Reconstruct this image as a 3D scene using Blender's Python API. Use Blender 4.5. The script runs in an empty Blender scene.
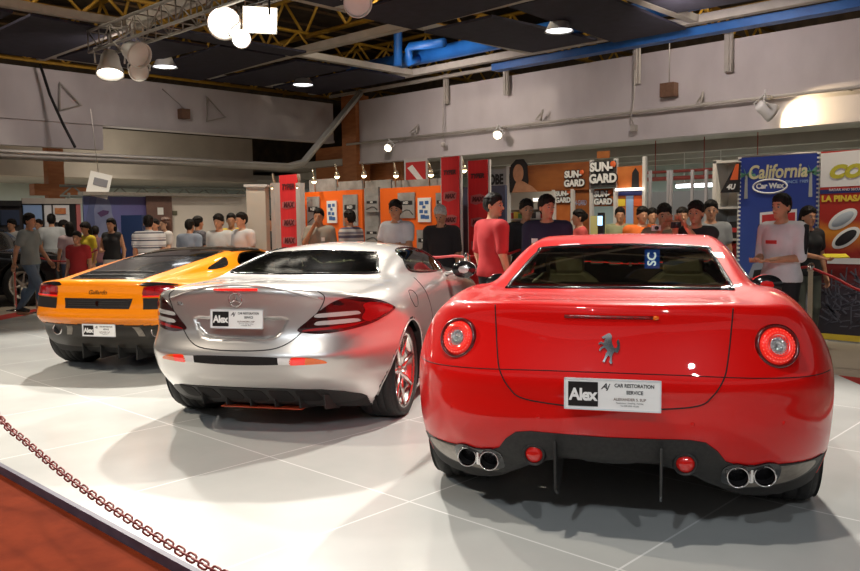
import bpy, bmesh, math, random
import numpy as np
from mathutils import Vector, Matrix
from mathutils.geometry import delaunay_2d_cdt
PI = math.pi
sc = bpy.context.scene
col = sc.collection
# ---------------------------------------------------------------- camera, world, lights, exposure
# the hall's own axes are the world axes; the camera looks diagonally across it
HT = -.761
def hall(X, Y, z=0.0):            # camera-aligned ground coordinates -> hall coordinates
    return (math.cos(HT)*X+math.sin(HT)*Y, -math.sin(HT)*X+math.cos(HT)*Y, z)
cam_d = bpy.data.cameras.new('camera'); cam = bpy.data.objects.new('camera', cam_d); col.objects.link(cam)
cam_d.sensor_width = 36; cam_d.lens = 36*815/860; cam_d.clip_end = 200
CPIT, CROL, CH = math.radians(4.58), math.radians(.75), 1.447
cam.matrix_world = Matrix.Translation((0, 0, CH)) @ Matrix.Rotation(-HT, 4, 'Z') @ Matrix.Rotation(PI/2-CPIT, 4, 'X') @ Matrix.Rotation(-CROL, 4, 'Z')
sc.camera = cam
sc.view_settings.view_transform = 'Standard'; sc.view_settings.look = 'None'; sc.view_settings.gamma = 1
sc.view_settings.use_curve_mapping = False
sc.view_settings.exposure = 0.0
w = bpy.data.worlds.new('world'); sc.world = w; w.use_nodes = True
w.node_tree.nodes['Background'].inputs[0].default_value = (.88, .85, .84, 1)
w.node_tree.nodes['Background'].inputs[1].default_value = .36
def aim(o, tgt):
    o.rotation_euler = (Vector(tgt)-Vector(o.location)).to_track_quat('-Z', 'Y').to_euler()
def spot(name, loc, tgt, watts, size, blend=.5, color=(1, .93, .82), r=.12):
    l = bpy.data.lights.new(name, 'SPOT'); l.energy = watts; l.spot_size = math.radians(size); l.spot_blend = blend
    l.color = color; l.shadow_soft_size = r
    o = bpy.data.objects.new(name, l); col.objects.link(o); o.location = loc; aim(o, tgt); return o
def area(name, loc, tgt, watts, sx, sy, color=(1, .95, .88)):
    l = bpy.data.lights.new(name, 'AREA'); l.energy = watts; l.shape = 'RECTANGLE'; l.size = sx; l.size_y = sy; l.color = color
    o = bpy.data.objects.new(name, l); col.objects.link(o); o.location = loc; aim(o, tgt); return o
def HV(X, Y, z): return Vector(hall(X, Y, z))
def key(X, Y, z, tx_, ty_, w_, size=75, blend=.45, c=(1, .94, .85), r=.10, tz=0): return spot('key_fill_spot', HV(X, Y, z), HV(tx_, ty_, tz), w_, size, blend, c, r)
key(-1.5, 9.8, 5.0, -1.3, 5.2, 2000, 80)
key(2.6, 8.6, 5.0, .9, 3.6, 1750, 80)
key(-4.6, 11.8, 5.0, -3.4, 7.8, 1600, 80)
key(-5.2, 5.5, 5.0, -3.4, 5.2, 720, 85, c=(1, .88, .72))
key(-.6, 2.2, 5.0, -.9, 4.2, 430, 90)
key(-2.0, -2.0, 5.0, -.6, 4.5, 430, 70, c=(.84, .93, 1))  # cool fill added from the camera side, not on the truss
key(1.5, -2.5, 5.0, 1.0, 6.0, 330, 70, c=(.9, .95, 1))  # second added camera-side fill, no fixture there
def pt(name, loc, w_, c=(1, .9, .75), r=.3):
    l = bpy.data.lights.new(name, 'POINT'); l.energy = w_; l.color = c; l.shadow_soft_size = r; o = bpy.data.objects.new(name, l); col.objects.link(o); o.location = loc; return o
for x_, y_ in ((-16, 5), (-12, 12), (-4, 9), (-7, 17), (0, 14)): pt('roof_fill', (x_, y_, 6.9), 240)  # unseen fill points added to lift the roof steel
for x_ in (-14, -8, -2): area('slab_fill', (x_, 20, 2.9), (x_, 20, 0), 130, 2.4, .12, (.88, 1, .96))  # fill strips added to brighten the space under the right slab
for y_ in (4, 9, 14): area('slab_fill', (-26.5, y_, 2.8), (-26.5, y_, 0), 120, .12, 2.4, (1, .95, .85))  # fill strips added to brighten the outer left wall
for y_ in (3, 11): pt('mezzanine_fill', (-22.2, y_, 3.3), 70)  # unseen points added to brighten the gap behind the left bulkhead
for x_, y_ in ((-14, 13.2), (-7, 13.2), (0, 13.2)): spot('bulkhead_fill', (x_, y_, 5.0), (x_, 17, 4.0), 290, 120, .8, (1, .88, .84), .3)  # fill added to brighten the right bulkhead, no fixture modelled
for y_ in (1, 8): spot('bulkhead_fill', (-15.8, y_, 5.0), (-20, y_, 4.2), 170, 120, .8, (1, .88, .83), .3)  # same added fill for the left bulkhead
for x_, y_, w_ in ((-12.5, 8.2, 260), (-9.5, 6.8, 240), (-6, 9.5, 280), (-2.4, 9.6, 200), (-14.5, 6.5, 200)): spot('stand_spot', (x_, y_, 4.6), (x_-.8, y_+1.2, .9), w_*1.7, 100, .6, (1, .88, .70), .12)
# ---------------------------------------------------------------- helpers
MATS = {}
def mat(name, color, rough=.5, metal=0, coat=0, emit=0, spec=.5, trans=0, ecol=None, coat_r=.03):
    if name in MATS: return MATS[name]
    m = bpy.data.materials.new(name); m.use_nodes = True; b = m.node_tree.nodes['Principled BSDF']
    b.inputs['Base Color'].default_value = (*color, 1); b.inputs['Roughness'].default_value = rough
    b.inputs['Metallic'].default_value = metal; b.inputs['Coat Weight'].default_value = coat; b.inputs['Coat Roughness'].default_value = coat_r
    b.inputs['Specular IOR Level'].default_value = spec; b.inputs['Transmission Weight'].default_value = trans
    if emit: b.inputs['Emission Color'].default_value = (*(ecol or color), 1); b.inputs['Emission Strength'].default_value = emit
    MATS[name] = m; return m
def nodes(m): return m.node_tree.nodes, m.node_tree.links, m.node_tree.nodes['Principled BSDF']
def noisy(name, c1, c2, scale=8, rough=.6, bump=0, stretch=None, **k):
    if name in MATS: return MATS[name]
    m = mat(name, c1, rough, **k); n, l, b = nodes(m)
    tc = n.new('ShaderNodeTexCoord'); nz = n.new('ShaderNodeTexNoise'); nz.inputs['Scale'].default_value = scale; nz.inputs['Detail'].default_value = 5
    src = tc.outputs['Object']
    if stretch:
        mp = n.new('ShaderNodeMapping'); mp.inputs['Scale'].default_value = stretch; l.new(src, mp.inputs[0]); src = mp.outputs[0]
    l.new(src, nz.inputs[0]); r = n.new('ShaderNodeValToRGB'); r.color_ramp.elements[0].color = (*c1, 1); r.color_ramp.elements[1].color = (*c2, 1)
    r.color_ramp.elements[0].position = .35; r.color_ramp.elements[1].position = .65
    l.new(nz.outputs[0], r.inputs[0]); l.new(r.outputs[0], b.inputs['Base Color'])
    if bump:
        bp = n.new('ShaderNodeBump'); bp.inputs['Strength'].default_value = bump; bp.inputs['Distance'].default_value = .01; l.new(nz.outputs[0], bp.inputs['Height']); l.new(bp.outputs[0], b.inputs['Normal'])
    return m
def striped(name, cols, axis=2, period=.1, rough=.8, offs=0):
    if name in MATS: return MATS[name]
    m = mat(name, cols[0][1], rough); n, l, b = nodes(m)
    tc = n.new('ShaderNodeTexCoord'); sx = n.new('ShaderNodeSeparateXYZ'); l.new(tc.outputs['Object'], sx.inputs[0])
    md = n.new('ShaderNodeMath'); md.operation = 'DIVIDE'; md.inputs[1].default_value = period; l.new(sx.outputs[axis], md.inputs[0])
    fr = n.new('ShaderNodeMath'); fr.operation = 'FRACT'; l.new(md.outputs[0], fr.inputs[0])
    r = n.new('ShaderNodeValToRGB'); r.color_ramp.interpolation = 'CONSTANT'
    while len(r.color_ramp.elements) < len(cols): r.color_ramp.elements.new(.5)
    for e, (p, c) in zip(r.color_ramp.elements, cols): e.position = p; e.color = (*c, 1)
    l.new(fr.outputs[0], r.inputs[0]); l.new(r.outputs[0], b.inputs['Base Color']); return m
def glass(name, tint, refl=1.0, alpha=.25, rough=.02):
    if name in MATS: return MATS[name]
    m = bpy.data.materials.new(name); m.use_nodes = True; n = m.node_tree.nodes; l = m.node_tree.links; n.clear()
    o = n.new('ShaderNodeOutputMaterial'); t = n.new('ShaderNodeBsdfTransparent'); t.inputs[0].default_value = (*tint, 1)
    g = n.new('ShaderNodeBsdfGlossy'); g.inputs['Roughness'].default_value = rough; g.inputs['Color'].default_value = (refl, refl, refl, 1)
    f = n.new('ShaderNodeFresnel'); f.inputs[0].default_value = 1.42; mx = n.new('ShaderNodeMixShader')
    l.new(f.outputs[0], mx.inputs[0]); l.new(t.outputs[0], mx.inputs[1]); l.new(g.outputs[0], mx.inputs[2]); l.new(mx.outputs[0], o.inputs[0])
    MATS[name] = m; return m
def link(name, me, m, parent=None, smooth=False):
    o = bpy.data.objects.new(name, me); col.objects.link(o)
    if m is not None and not me.materials:
        for q in (m if isinstance(m, (list, tuple)) else [m]): me.materials.append(q)
    if parent is not None: o.parent = parent
    return o
def tag(o, label=None, cat=None, group=None, kind=None):
    if label: o['label'] = label
    if cat: o['category'] = cat
    if group: o['group'] = group
    if kind: o['kind'] = kind
    return o
def thing(name, label, cat, loc=(0, 0, 0), rz=0, group=None):
    o = bpy.data.objects.new(name, None); col.objects.link(o); o.location = loc; o.rotation_euler = (0, 0, rz); o.empty_display_size = .1
    return tag(o, label, cat, group)
class MB:                                     # small mesh collector
    def __init__(s): s.v = []; s.f = []; s.m = []; s.sm = []; s.cur = 0
    def add(s, vs, fs, smooth=False):
        b = len(s.v); s.v += [tuple(p) for p in vs]
        for f in fs: s.f.append(tuple(b+i for i in f)); s.m.append(s.cur); s.sm.append(smooth)
        return s
    def box(s, c, d, rz=0, M=None):
        x, y, z = d[0]/2, d[1]/2, d[2]/2; ca, sa = math.cos(rz), math.sin(rz)
        P = [(a*x, b*y, e*z) for a in (-1, 1) for b in (-1, 1) for e in (-1, 1)]
        P = [(c[0]+ca*p[0]-sa*p[1], c[1]+sa*p[0]+ca*p[1], c[2]+p[2]) for p in P]
        if M: P = [tuple(M @ Vector(p)) for p in P]
        return s.add(P, [(0, 1, 3, 2), (4, 6, 7, 5), (0, 4, 5, 1), (2, 3, 7, 6), (0, 2, 6, 4), (1, 5, 7, 3)])
    def bb(s, a, b): return s.box([(a[i]+b[i])/2 for i in range(3)], [abs(b[i]-a[i]) for i in range(3)])
    def tube(s, pts, r, n=10, closed=False, caps=True, flat=1.0):
        pts = [Vector(p) for p in pts]; N = len(pts); rs = r if isinstance(r, (list, tuple)) else [r]*N
        up = Vector((0, 0, 1)); prev = None; V = []
        for i, p in enumerate(pts):
            a = pts[(i-1) % N] if closed or i else pts[0]; b = pts[(i+1) % N] if closed or i < N-1 else pts[-1]
            t = (b-a).normalized()
            if prev is None:
                prev = t.cross(up if abs(t.z) < .9 else Vector((1, 0, 0))).normalized()
            u = (prev-t*prev.dot(t)).normalized(); prev = u; v = t.cross(u)
            for k in range(n):
                an = 2*PI*k/n; V.append(p+u*math.cos(an)*rs[i]+v*math.sin(an)*rs[i]*flat)
        F = []
        for i in range(N if closed else N-1):
            for k in range(n):
                j = (i+1) % N; F.append((i*n+k, i*n+(k+1) % n, j*n+(k+1) % n, j*n+k))
        if caps and not closed: F.append(tuple(range(n))[::-1]); F.append(tuple((N-1)*n+k for k in range(n)))
        return s.add(V, F, True)
    def lathe(s, prof, c=(0, 0, 0), n=24, axis='z', M=None, a0=0, a1=2*PI):      # prof: (r, h)
        V = []; full = abs(a1-a0-2*PI) < 1e-6; nn = n if full else n+1
        for (r, h) in prof:
            for k in range(nn):
                a = a0+(a1-a0)*k/n; x, y = r*math.cos(a), r*math.sin(a)
                p = {'z': (x, y, h), 'y': (x, h, y), 'x': (h, x, y)}[axis]
                if M: p = tuple(M @ Vector(p))
                V.append((c[0]+p[0], c[1]+p[1], c[2]+p[2]))
        F = []
        for i in range(len(prof)-1):
            for k in range(n): F.append((i*nn+k, i*nn+(k+1) % nn, (i+1)*nn+(k+1) % nn, (i+1)*nn+k))
        return s.add(V, F, True)
    def prism(s, pts2, a, b, axis='y'):        # pts2 polygon extruded from a to b along axis
        n = len(pts2)
        def P(u, v, h): return {'y': (u, h, v), 'x': (h, u, v), 'z': (u, v, h)}[axis]
        V = [P(u, v, a) for u, v in pts2]+[P(u, v, b) for u, v in pts2]
        return s.add(V, [tuple(range(n)), tuple(range(2*n-1, n-1, -1))]+[(i, (i+1) % n, n+(i+1) % n, n+i) for i in range(n)])
    def ball(s, c, r, n=12, m=8):
        r = r if isinstance(r, (tuple, list)) else (r, r, r); V = []; F = []
        for i in range(m+1):
            t = PI*i/m
            for k in range(n): a = 2*PI*k/n; V.append((c[0]+r[0]*math.sin(t)*math.cos(a), c[1]+r[1]*math.sin(t)*math.sin(a), c[2]+r[2]*math.cos(t)))
        for i in range(m):
            for k in range(n): F.append((i*n+k, (i+1)*n+k, (i+1)*n+(k+1) % n, i*n+(k+1) % n))
        return s.add(V, F, True)
    def mesh(s, name, bevel=0):
        me = bpy.data.meshes.new(name); me.from_pydata(s.v, [], s.f); me.update()
        me.polygons.foreach_set('material_index', s.m); me.polygons.foreach_set('use_smooth', s.sm)
        bm = bmesh.new(); bm.from_mesh(me); bmesh.ops.remove_doubles(bm, verts=bm.verts, dist=1e-6)
        bmesh.ops.recalc_face_normals(bm, faces=bm.faces)
        bm.to_mesh(me); bm.free(); return me
    def build(s, name, m, parent=None, bevel=0):
        o = link(name, s.mesh(name), m, parent)
        if bevel:
            b = o.modifiers.new('b', 'BEVEL'); b.width = bevel; b.segments = 2; b.limit_method = 'ANGLE'; b.angle_limit = .6
        return o
def text(name, body, size, m, M, parent=None, extrude=.001, bold=0, align='CENTER', sx=1.0, shear=0, spacing=1.0):
    c = bpy.data.curves.new(name, 'FONT'); c.body = body; c.size = size; c.extrude = extrude; c.offset = bold
    c.align_x = align; c.align_y = 'CENTER'; c.shear = shear; c.space_character = spacing; c.resolution_u = 4
    t = bpy.data.objects.new('t', c); col.objects.link(t)
    dg = bpy.context.evaluated_depsgraph_get(); me = bpy.data.meshes.new_from_object(t.evaluated_get(dg)); bpy.data.objects.remove(t)
    me.name = name; me.transform(M @ Matrix.Diagonal((sx, 1, 1, 1)))
    o = link(name, me, None, parent); me.materials.clear(); me.materials.append(m); return o
def catmull(P, n=8, closed=False):
    P = [np.array(p, float) for p in P]; N = len(P); out = []
    for i in range(N if closed else N-1):
        g = lambda k: P[k % N] if closed else P[min(max(k, 0), N-1)]
        a, b, c, d = g(i-1), g(i), g(i+1), g(i+2)
        for t in np.arange(n)/n: out.append(.5*((2*b)+(-a+c)*t+(2*a-5*b+4*c-d)*t*t+(-a+3*b-3*c+d)*t**3))
    if not closed: out.append(P[-1])
    return out
# ---------------------------------------------------------------- implicit surfaces
def spl(xs, ys):
    xs = np.array(xs, float); ys = np.array(ys, float); n = len(xs)
    h = np.diff(xs); A = np.eye(n); B = np.zeros((n,)+ys.shape[1:])
    for i in range(1, n-1):
        A[i, i-1], A[i, i], A[i, i+1] = h[i-1], 2*(h[i-1]+h[i]), h[i]
        B[i] = 6*((ys[i+1]-ys[i])/h[i]-(ys[i]-ys[i-1])/h[i-1])
    M = np.linalg.solve(A, B)
    def f(x):
        x = np.clip(x, xs[0], xs[-1]); i = np.clip(np.searchsorted(xs, x)-1, 0, n-2)
        a = (xs[i+1]-x)/h[i]; b = 1-a; hh = h[i]**2/6
        if ys.ndim > 1: a, b, hh = a[..., None], b[..., None], hh[..., None]
        return a*ys[i]+b*ys[i+1]+((a**3-a)*M[i]+(b**3-b)*M[i+1])*hh
    return f
def evenbasis(ks):                            # cardinal splines in |x| with zero slope at 0
    ks = list(ks); k = len(ks); xs = [-v for v in ks[:0:-1]]+ks
    Y = np.zeros((len(xs), k))
    for j in range(k): Y[k-1+j, j] = 1; Y[k-1-j, j] = 1
    return spl(xs, Y)
def basis(ks): return spl(ks, np.eye(len(ks)))
def surf2(ys, ks, rows, even=False):          # value(y, k): rows[i] = values at station ys[i] for knots ks
    B = evenbasis(ks) if even else basis(ks); S = spl(ys, rows)
    return lambda y, k: (S(y)*B(k)).sum(-1)
def smax(a, b, k): return np.maximum(a, b)+np.maximum(k-np.abs(a-b), 0)**2/(4*k)
def smin(a, b, k): return np.minimum(a, b)-np.maximum(k-np.abs(a-b), 0)**2/(4*k)
def polysdf(P, u, v):
    P = np.array(P, float); d = np.full(u.shape, 1e9); ins = np.zeros(u.shape, bool); n = len(P)
    for i in range(n):
        a, b = P[i], P[(i+1) % n]; e = b-a; wx, wy = u-a[0], v-a[1]
        t = np.clip((wx*e[0]+wy*e[1])/(e@e+1e-12), 0, 1); d = np.minimum(d, (wx-e[0]*t)**2+(wy-e[1]*t)**2)
        c = ((a[1] > v) != (b[1] > v))
        with np.errstate(all='ignore'): xx = (b[0]-a[0])*(v-a[1])/(b[1]-a[1] if b[1] != a[1] else 1e-12)+a[0]
        ins ^= c & (u < xx)
    return np.where(ins, -1, 1)*np.sqrt(d)
def grad(F, P, e=2e-3):
    g = np.empty_like(P)
    for i in range(3):
        d = np.zeros(3); d[i] = e; g[:, i] = (F(P+d)-F(P-d))/(2*e)
    return g
def unit(g): return g/np.maximum(np.linalg.norm(g, axis=1, keepdims=True), 1e-9)
def nets(F, gx, gy, gz, newton=3, mirror=False):
    """surface nets over a rectilinear grid; returns verts, quads, normals"""
    nx, ny, nz = len(gx), len(gy), len(gz)
    if mirror:                                 # gx is symmetric: evaluate one half only
        hx = gx[nx//2:]; X, Y, Z = np.meshgrid(hx, gy, gz, indexing='ij')
        V = F(np.stack([X.ravel(), Y.ravel(), Z.ravel()], 1)).reshape(X.shape); V = np.concatenate([V[::-1][:nx-len(hx)], V], 0)
    else:
        X, Y, Z = np.meshgrid(gx, gy, gz, indexing='ij'); V = F(np.stack([X.ravel(), Y.ravel(), Z.ravel()], 1)).reshape(X.shape)
    S = V < 0
    cs = sum(S[i:nx-1+i, j:ny-1+j, k:nz-1+k].astype(np.int8) for i in (0, 1) for j in (0, 1) for k in (0, 1))
    act = (cs > 0) & (cs < 8); idx = -np.ones(act.shape, np.int64); I = np.argwhere(act); idx[act] = np.arange(len(I))
    pos = np.zeros((len(I), 3)); cnt = np.zeros(len(I)); G = (gx, gy, gz)
    for ax in range(3):
        o = [a for a in range(3) if a != ax]
        for a in (0, 1):
            for b in (0, 1):
                J = I.copy(); J[:, o[0]] += a; J[:, o[1]] += b; K = J.copy(); K[:, ax] += 1
                v0 = V[tuple(J.T)]; v1 = V[tuple(K.T)]; c = (v0 < 0) != (v1 < 0); t = np.where(c, v0/np.where(c, v0-v1, 1), 0)
                p = np.stack([G[q][J[:, q]] for q in range(3)], 1); p[:, ax] += t*(G[ax][K[:, ax]]-G[ax][J[:, ax]])
                pos[c] += p[c]; cnt += c
    pos /= cnt[:, None]
    Q = []
    for ax in range(3):
        sl0 = [slice(None)]*3; sl1 = [slice(None)]*3; sl0[ax] = slice(0, -1); sl1[ax] = slice(1, None)
        ch = S[tuple(sl0)] != S[tuple(sl1)]; o = [a for a in range(3) if a != ax]
        E = np.argwhere(ch); E = E[(E[:, o[0]] > 0) & (E[:, o[1]] > 0) & (E[:, o[0]] < (nx, ny, nz)[o[0]]-1) & (E[:, o[1]] < (nx, ny, nz)[o[1]]-1)]
        if not len(E): continue
        s0 = S[tuple(E.T)]
        q = []
        for (a, b) in ((1, 1), (0, 1), (0, 0), (1, 0)):
            J = E.copy(); J[:, o[0]] -= a; J[:, o[1]] -= b; q.append(idx[tuple(J.T)])
        q = np.stack(q, 1); flip = s0 if ax != 1 else ~s0; q[~flip] = q[~flip][:, ::-1]; Q.append(q)
    Q = np.concatenate(Q)
    p0 = pos.copy()
    for _ in range(newton):
        g = grad(F, pos); v = F(pos); st = g*(v/np.maximum((g*g).sum(1), .05))[:, None]
        l = np.linalg.norm(st, axis=1); st *= np.minimum(1, .012/np.maximum(l, 1e-9))[:, None]; pos = pos-st
    return pos, Q, unit(grad(F, pos))
def net_mesh(name, P, Q, N=None):
    me = bpy.data.meshes.new(name); me.vertices.add(len(P)); me.vertices.foreach_set('co', P.ravel())
    me.loops.add(Q.size); me.loops.foreach_set('vertex_index', Q.ravel().astype(np.int32)); me.polygons.add(len(Q))
    me.polygons.foreach_set('loop_start', np.arange(0, Q.size, 4, dtype=np.int32))
    me.polygons.foreach_set('use_smooth', np.ones(len(Q), bool)); me.update(calc_edges=True)
    if N is not None: me.normals_split_custom_set_from_vertices(N)
    return me
def axis_grid(segs):                           # [(start, step), ..., (end,)]
    out = []
    for (a, st), nx in zip(segs[:-1], segs[1:]):
        n = max(1, int(round((nx[0]-a)/st))); out += list(a+(nx[0]-a)*np.arange(n)/n)
    return np.array(out+[segs[-1][0]])
# ---------------------------------------------------------------- patches that follow an implicit surface
def march(F, uv, axis, start, stop, n=220):
    """first surface hit looking along an axis; uv (N,2)"""
    N = len(uv); t = np.linspace(start, stop, n)
    def P(tt):
        o = np.empty((N, 3))
        if axis == 'y': o[:, 0], o[:, 1], o[:, 2] = uv[:, 0], tt, uv[:, 1]
        elif axis == 'x': o[:, 0], o[:, 1], o[:, 2] = tt, uv[:, 0], uv[:, 1]
        else: o[:, 0], o[:, 1], o[:, 2] = uv[:, 0], uv[:, 1], tt
        return o
    lo = np.full(N, start); hi = np.full(N, stop); found = np.zeros(N, bool)
    for a, b in zip(t[:-1], t[1:]):
        v = F(P(np.full(N, b))) < 0; new = v & ~found; lo[new] = a; hi[new] = b; found |= v
        if found.all(): break
    for _ in range(18):
        m = (lo+hi)/2; v = F(P(m)) < 0; hi = np.where(v, m, hi); lo = np.where(v, lo, m)
    return P(hi), found
RANGES = {'y': (-.4, 2.6), 'x': (1.35, 0), 'z': (1.7, .1)}
def patch(F, outline, axis, name, m, parent, off=.003, thick=.012, h=.02, mirror=False, rng=None, smooth=True, crv=True):
    out = np.array(catmull(outline, 6, True) if crv else outline, float)
    if not crv:
        q = []
        for i in range(len(out)):
            a, b = out[i], out[(i+1) % len(out)]; k = max(1, int(np.linalg.norm(b-a)/h)); q += [a+(b-a)*j/k for j in range(k)]
        out = np.array(q)
    u0, v0 = out.min(0); u1, v1 = out.max(0)
    gu, gv = np.meshgrid(np.arange(u0+h/2, u1, h), np.arange(v0+h/2, v1, h)); g = np.stack([gu.ravel(), gv.ravel()], 1)
    g = g[polysdf(out, g[:, 0], g[:, 1]) < -h*.45] if len(g) else g
    pts = np.concatenate([out, g]); n = len(out)
    r = delaunay_2d_cdt([Vector(p) for p in pts], [], [list(range(n))], 1, 1e-6)
    V2 = np.array([list(p) for p in r[0]]); tri = [tuple(f) for f in r[2]]
    P, ok = march(F, V2, axis, *(rng or RANGES[axis])); N = unit(grad(F, P))
    top = P+N*off
    ec = {}
    for f in tri:
        for a, b in zip(f, f[1:]+f[:1]): ec[(a, b)] = 1
    rim = [(a, b) for (a, b) in ec if (b, a) not in ec]
    V = [top]; NN = [N]; base = len(top); F2 = list(tri); C = top.mean(0)
    rv = np.array([p for e in rim for p in e], int); tang = np.repeat(top[rv[1::2]]-top[rv[0::2]], 2, 0)
    on = unit(np.cross(tang, N[rv])); s = np.sign(((top[rv]-C)*on).sum(1)).sum() or 1; on = on*(1 if s > 0 else -1)
    V += [top[rv], top[rv]-N[rv]*thick]; NN += [on, on]; k = len(rv)
    for i in range(0, k, 2): F2.append((base+i, base+i+1, base+k+i+1, base+k+i))
    V = np.concatenate(V); NN = np.concatenate(NN)
    if mirror: V[:, 0] *= -1; NN[:, 0] *= -1
    me = bpy.data.meshes.new(name); me.from_pydata(V.tolist(), [], F2); me.update()
    # consistent winding with the normals we want
    bm = bmesh.new(); bm.from_mesh(me); bm.faces.ensure_lookup_table(); fl = []
    for f in bm.faces:
        nn = Vector(NN[[v.index for v in f.verts]].sum(0))
        if f.normal.dot(nn) < 0: fl.append(f)
    bmesh.ops.reverse_faces(bm, faces=fl); bm.to_mesh(me); bm.free()
    me.polygons.foreach_set('use_smooth', np.ones(len(me.polygons), bool)); me.normals_split_custom_set_from_vertices(NN)
    return link(name, me, m, parent)
def onsurf(F, uv, axis, off=0.0, mirror=False, rng=None):
    P, ok = march(F, np.array(uv, float), axis, *(rng or RANGES[axis])); P = P+unit(grad(F, P))*off
    if mirror: P[:, 0] *= -1
    return [Vector(p) for p in P]
def seam(F, paths, axis, m, parent, r=.0028, off=.0005, both=True, name='panel_gap'):
    for p in paths:
        for mi in ((False, True) if both else (False,)):
            b = MB(); b.tube(onsurf(F, catmull(p, 8), axis, off, mi), r, 6); b.build(name, m, parent)
def frame_on(P, N, up=(0, 0, 1)):
    z = Vector(N).normalized(); u = Vector(up); x = u.cross(z).normalized(); y = z.cross(x)
    M = Matrix((x, y, z)).transposed().to_4x4(); M.translation = Vector(P); return M
# ---------------------------------------------------------------- materials
PAINT = {}
def paint(name, c, metal=0.0, rough=.28, flake=False, coat=1.0):
    m = mat(name, c, rough, metal=metal, coat=coat, coat_r=.02, spec=.5 if metal else .12); n, l, b = nodes(m)
    tc = n.new('ShaderNodeTexCoord'); nz = n.new('ShaderNodeTexNoise'); nz.inputs['Scale'].default_value = 900 if flake else 250
    l.new(tc.outputs['Object'], nz.inputs[0]); bp = n.new('ShaderNodeBump'); bp.inputs['Strength'].default_value = .12 if flake else .02; bp.inputs['Distance'].default_value = .0004
    l.new(nz.outputs[0], bp.inputs['Height']); l.new(bp.outputs[0], b.inputs['Normal']); return m
M_red = paint('gloss_red_paint', (.66, .004, .003), rough=.4, coat=.75)
M_sil = paint('silver_metallic_paint', (.62, .60, .58), metal=.75, rough=.34, flake=True)
M_org = paint('orange_pearl_paint', (.84, .235, .003), rough=.4, coat=.8)
M_blk = mat('gloss_black', (.012, .012, .013), .15, coat=.5)
M_dark = noisy('dark_grey_plastic', (.022, .021, .021), (.032, .031, .029), 60, .5, .05, spec=.3)
M_int = noisy('dark_lining', (.012, .011, .011), (.02, .018, .017), 30, .8)
M_gap = mat('gap_black', (.004, .002, .002), .8)
M_chr = mat('chrome', (.8, .8, .8), .12, metal=1)
M_tit = noisy('brushed_titanium', (.22, .19, .16), (.28, .25, .21), 40, .4, metal=.3)
M_tyre = noisy('tyre_rubber', (.012, .012, .012), (.022, .021, .02), 50, .7, .2)
M_rim = mat('polished_rim', (.72, .70, .68), .18, metal=1)
M_disc = mat('brake_disc', (.3, .29, .28), .3, metal=1)
M_glass = glass('tinted_car_glass', (.42, .45, .36), .95)
M_dglass = glass('dark_car_glass', (.10, .11, .10), .9)
M_lred = mat('red_light_lens', (.32, .004, .006), .12, coat=1, emit=.0)
M_lredlit = mat('bright_red_lens', (.85, .02, .012), .15, coat=1, emit=.35, ecol=(1, .03, .02))
M_lor = mat('orange_light_lens', (.9, .16, .01), .15, coat=1)
M_lclr = mat('clear_light_lens', (.50, .49, .47), .12, coat=1)
M_white = mat('white_card', (.86, .86, .84), .35, coat=.3)
M_ink = mat('black_ink', (.012, .012, .012), .4)
M_leather = noisy('cream_leather', (.42, .34, .2), (.5, .41, .26), 20, .55)
M_seatd = noisy('dark_leather', (.03, .025, .022), (.05, .04, .035), 20, .5)
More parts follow.
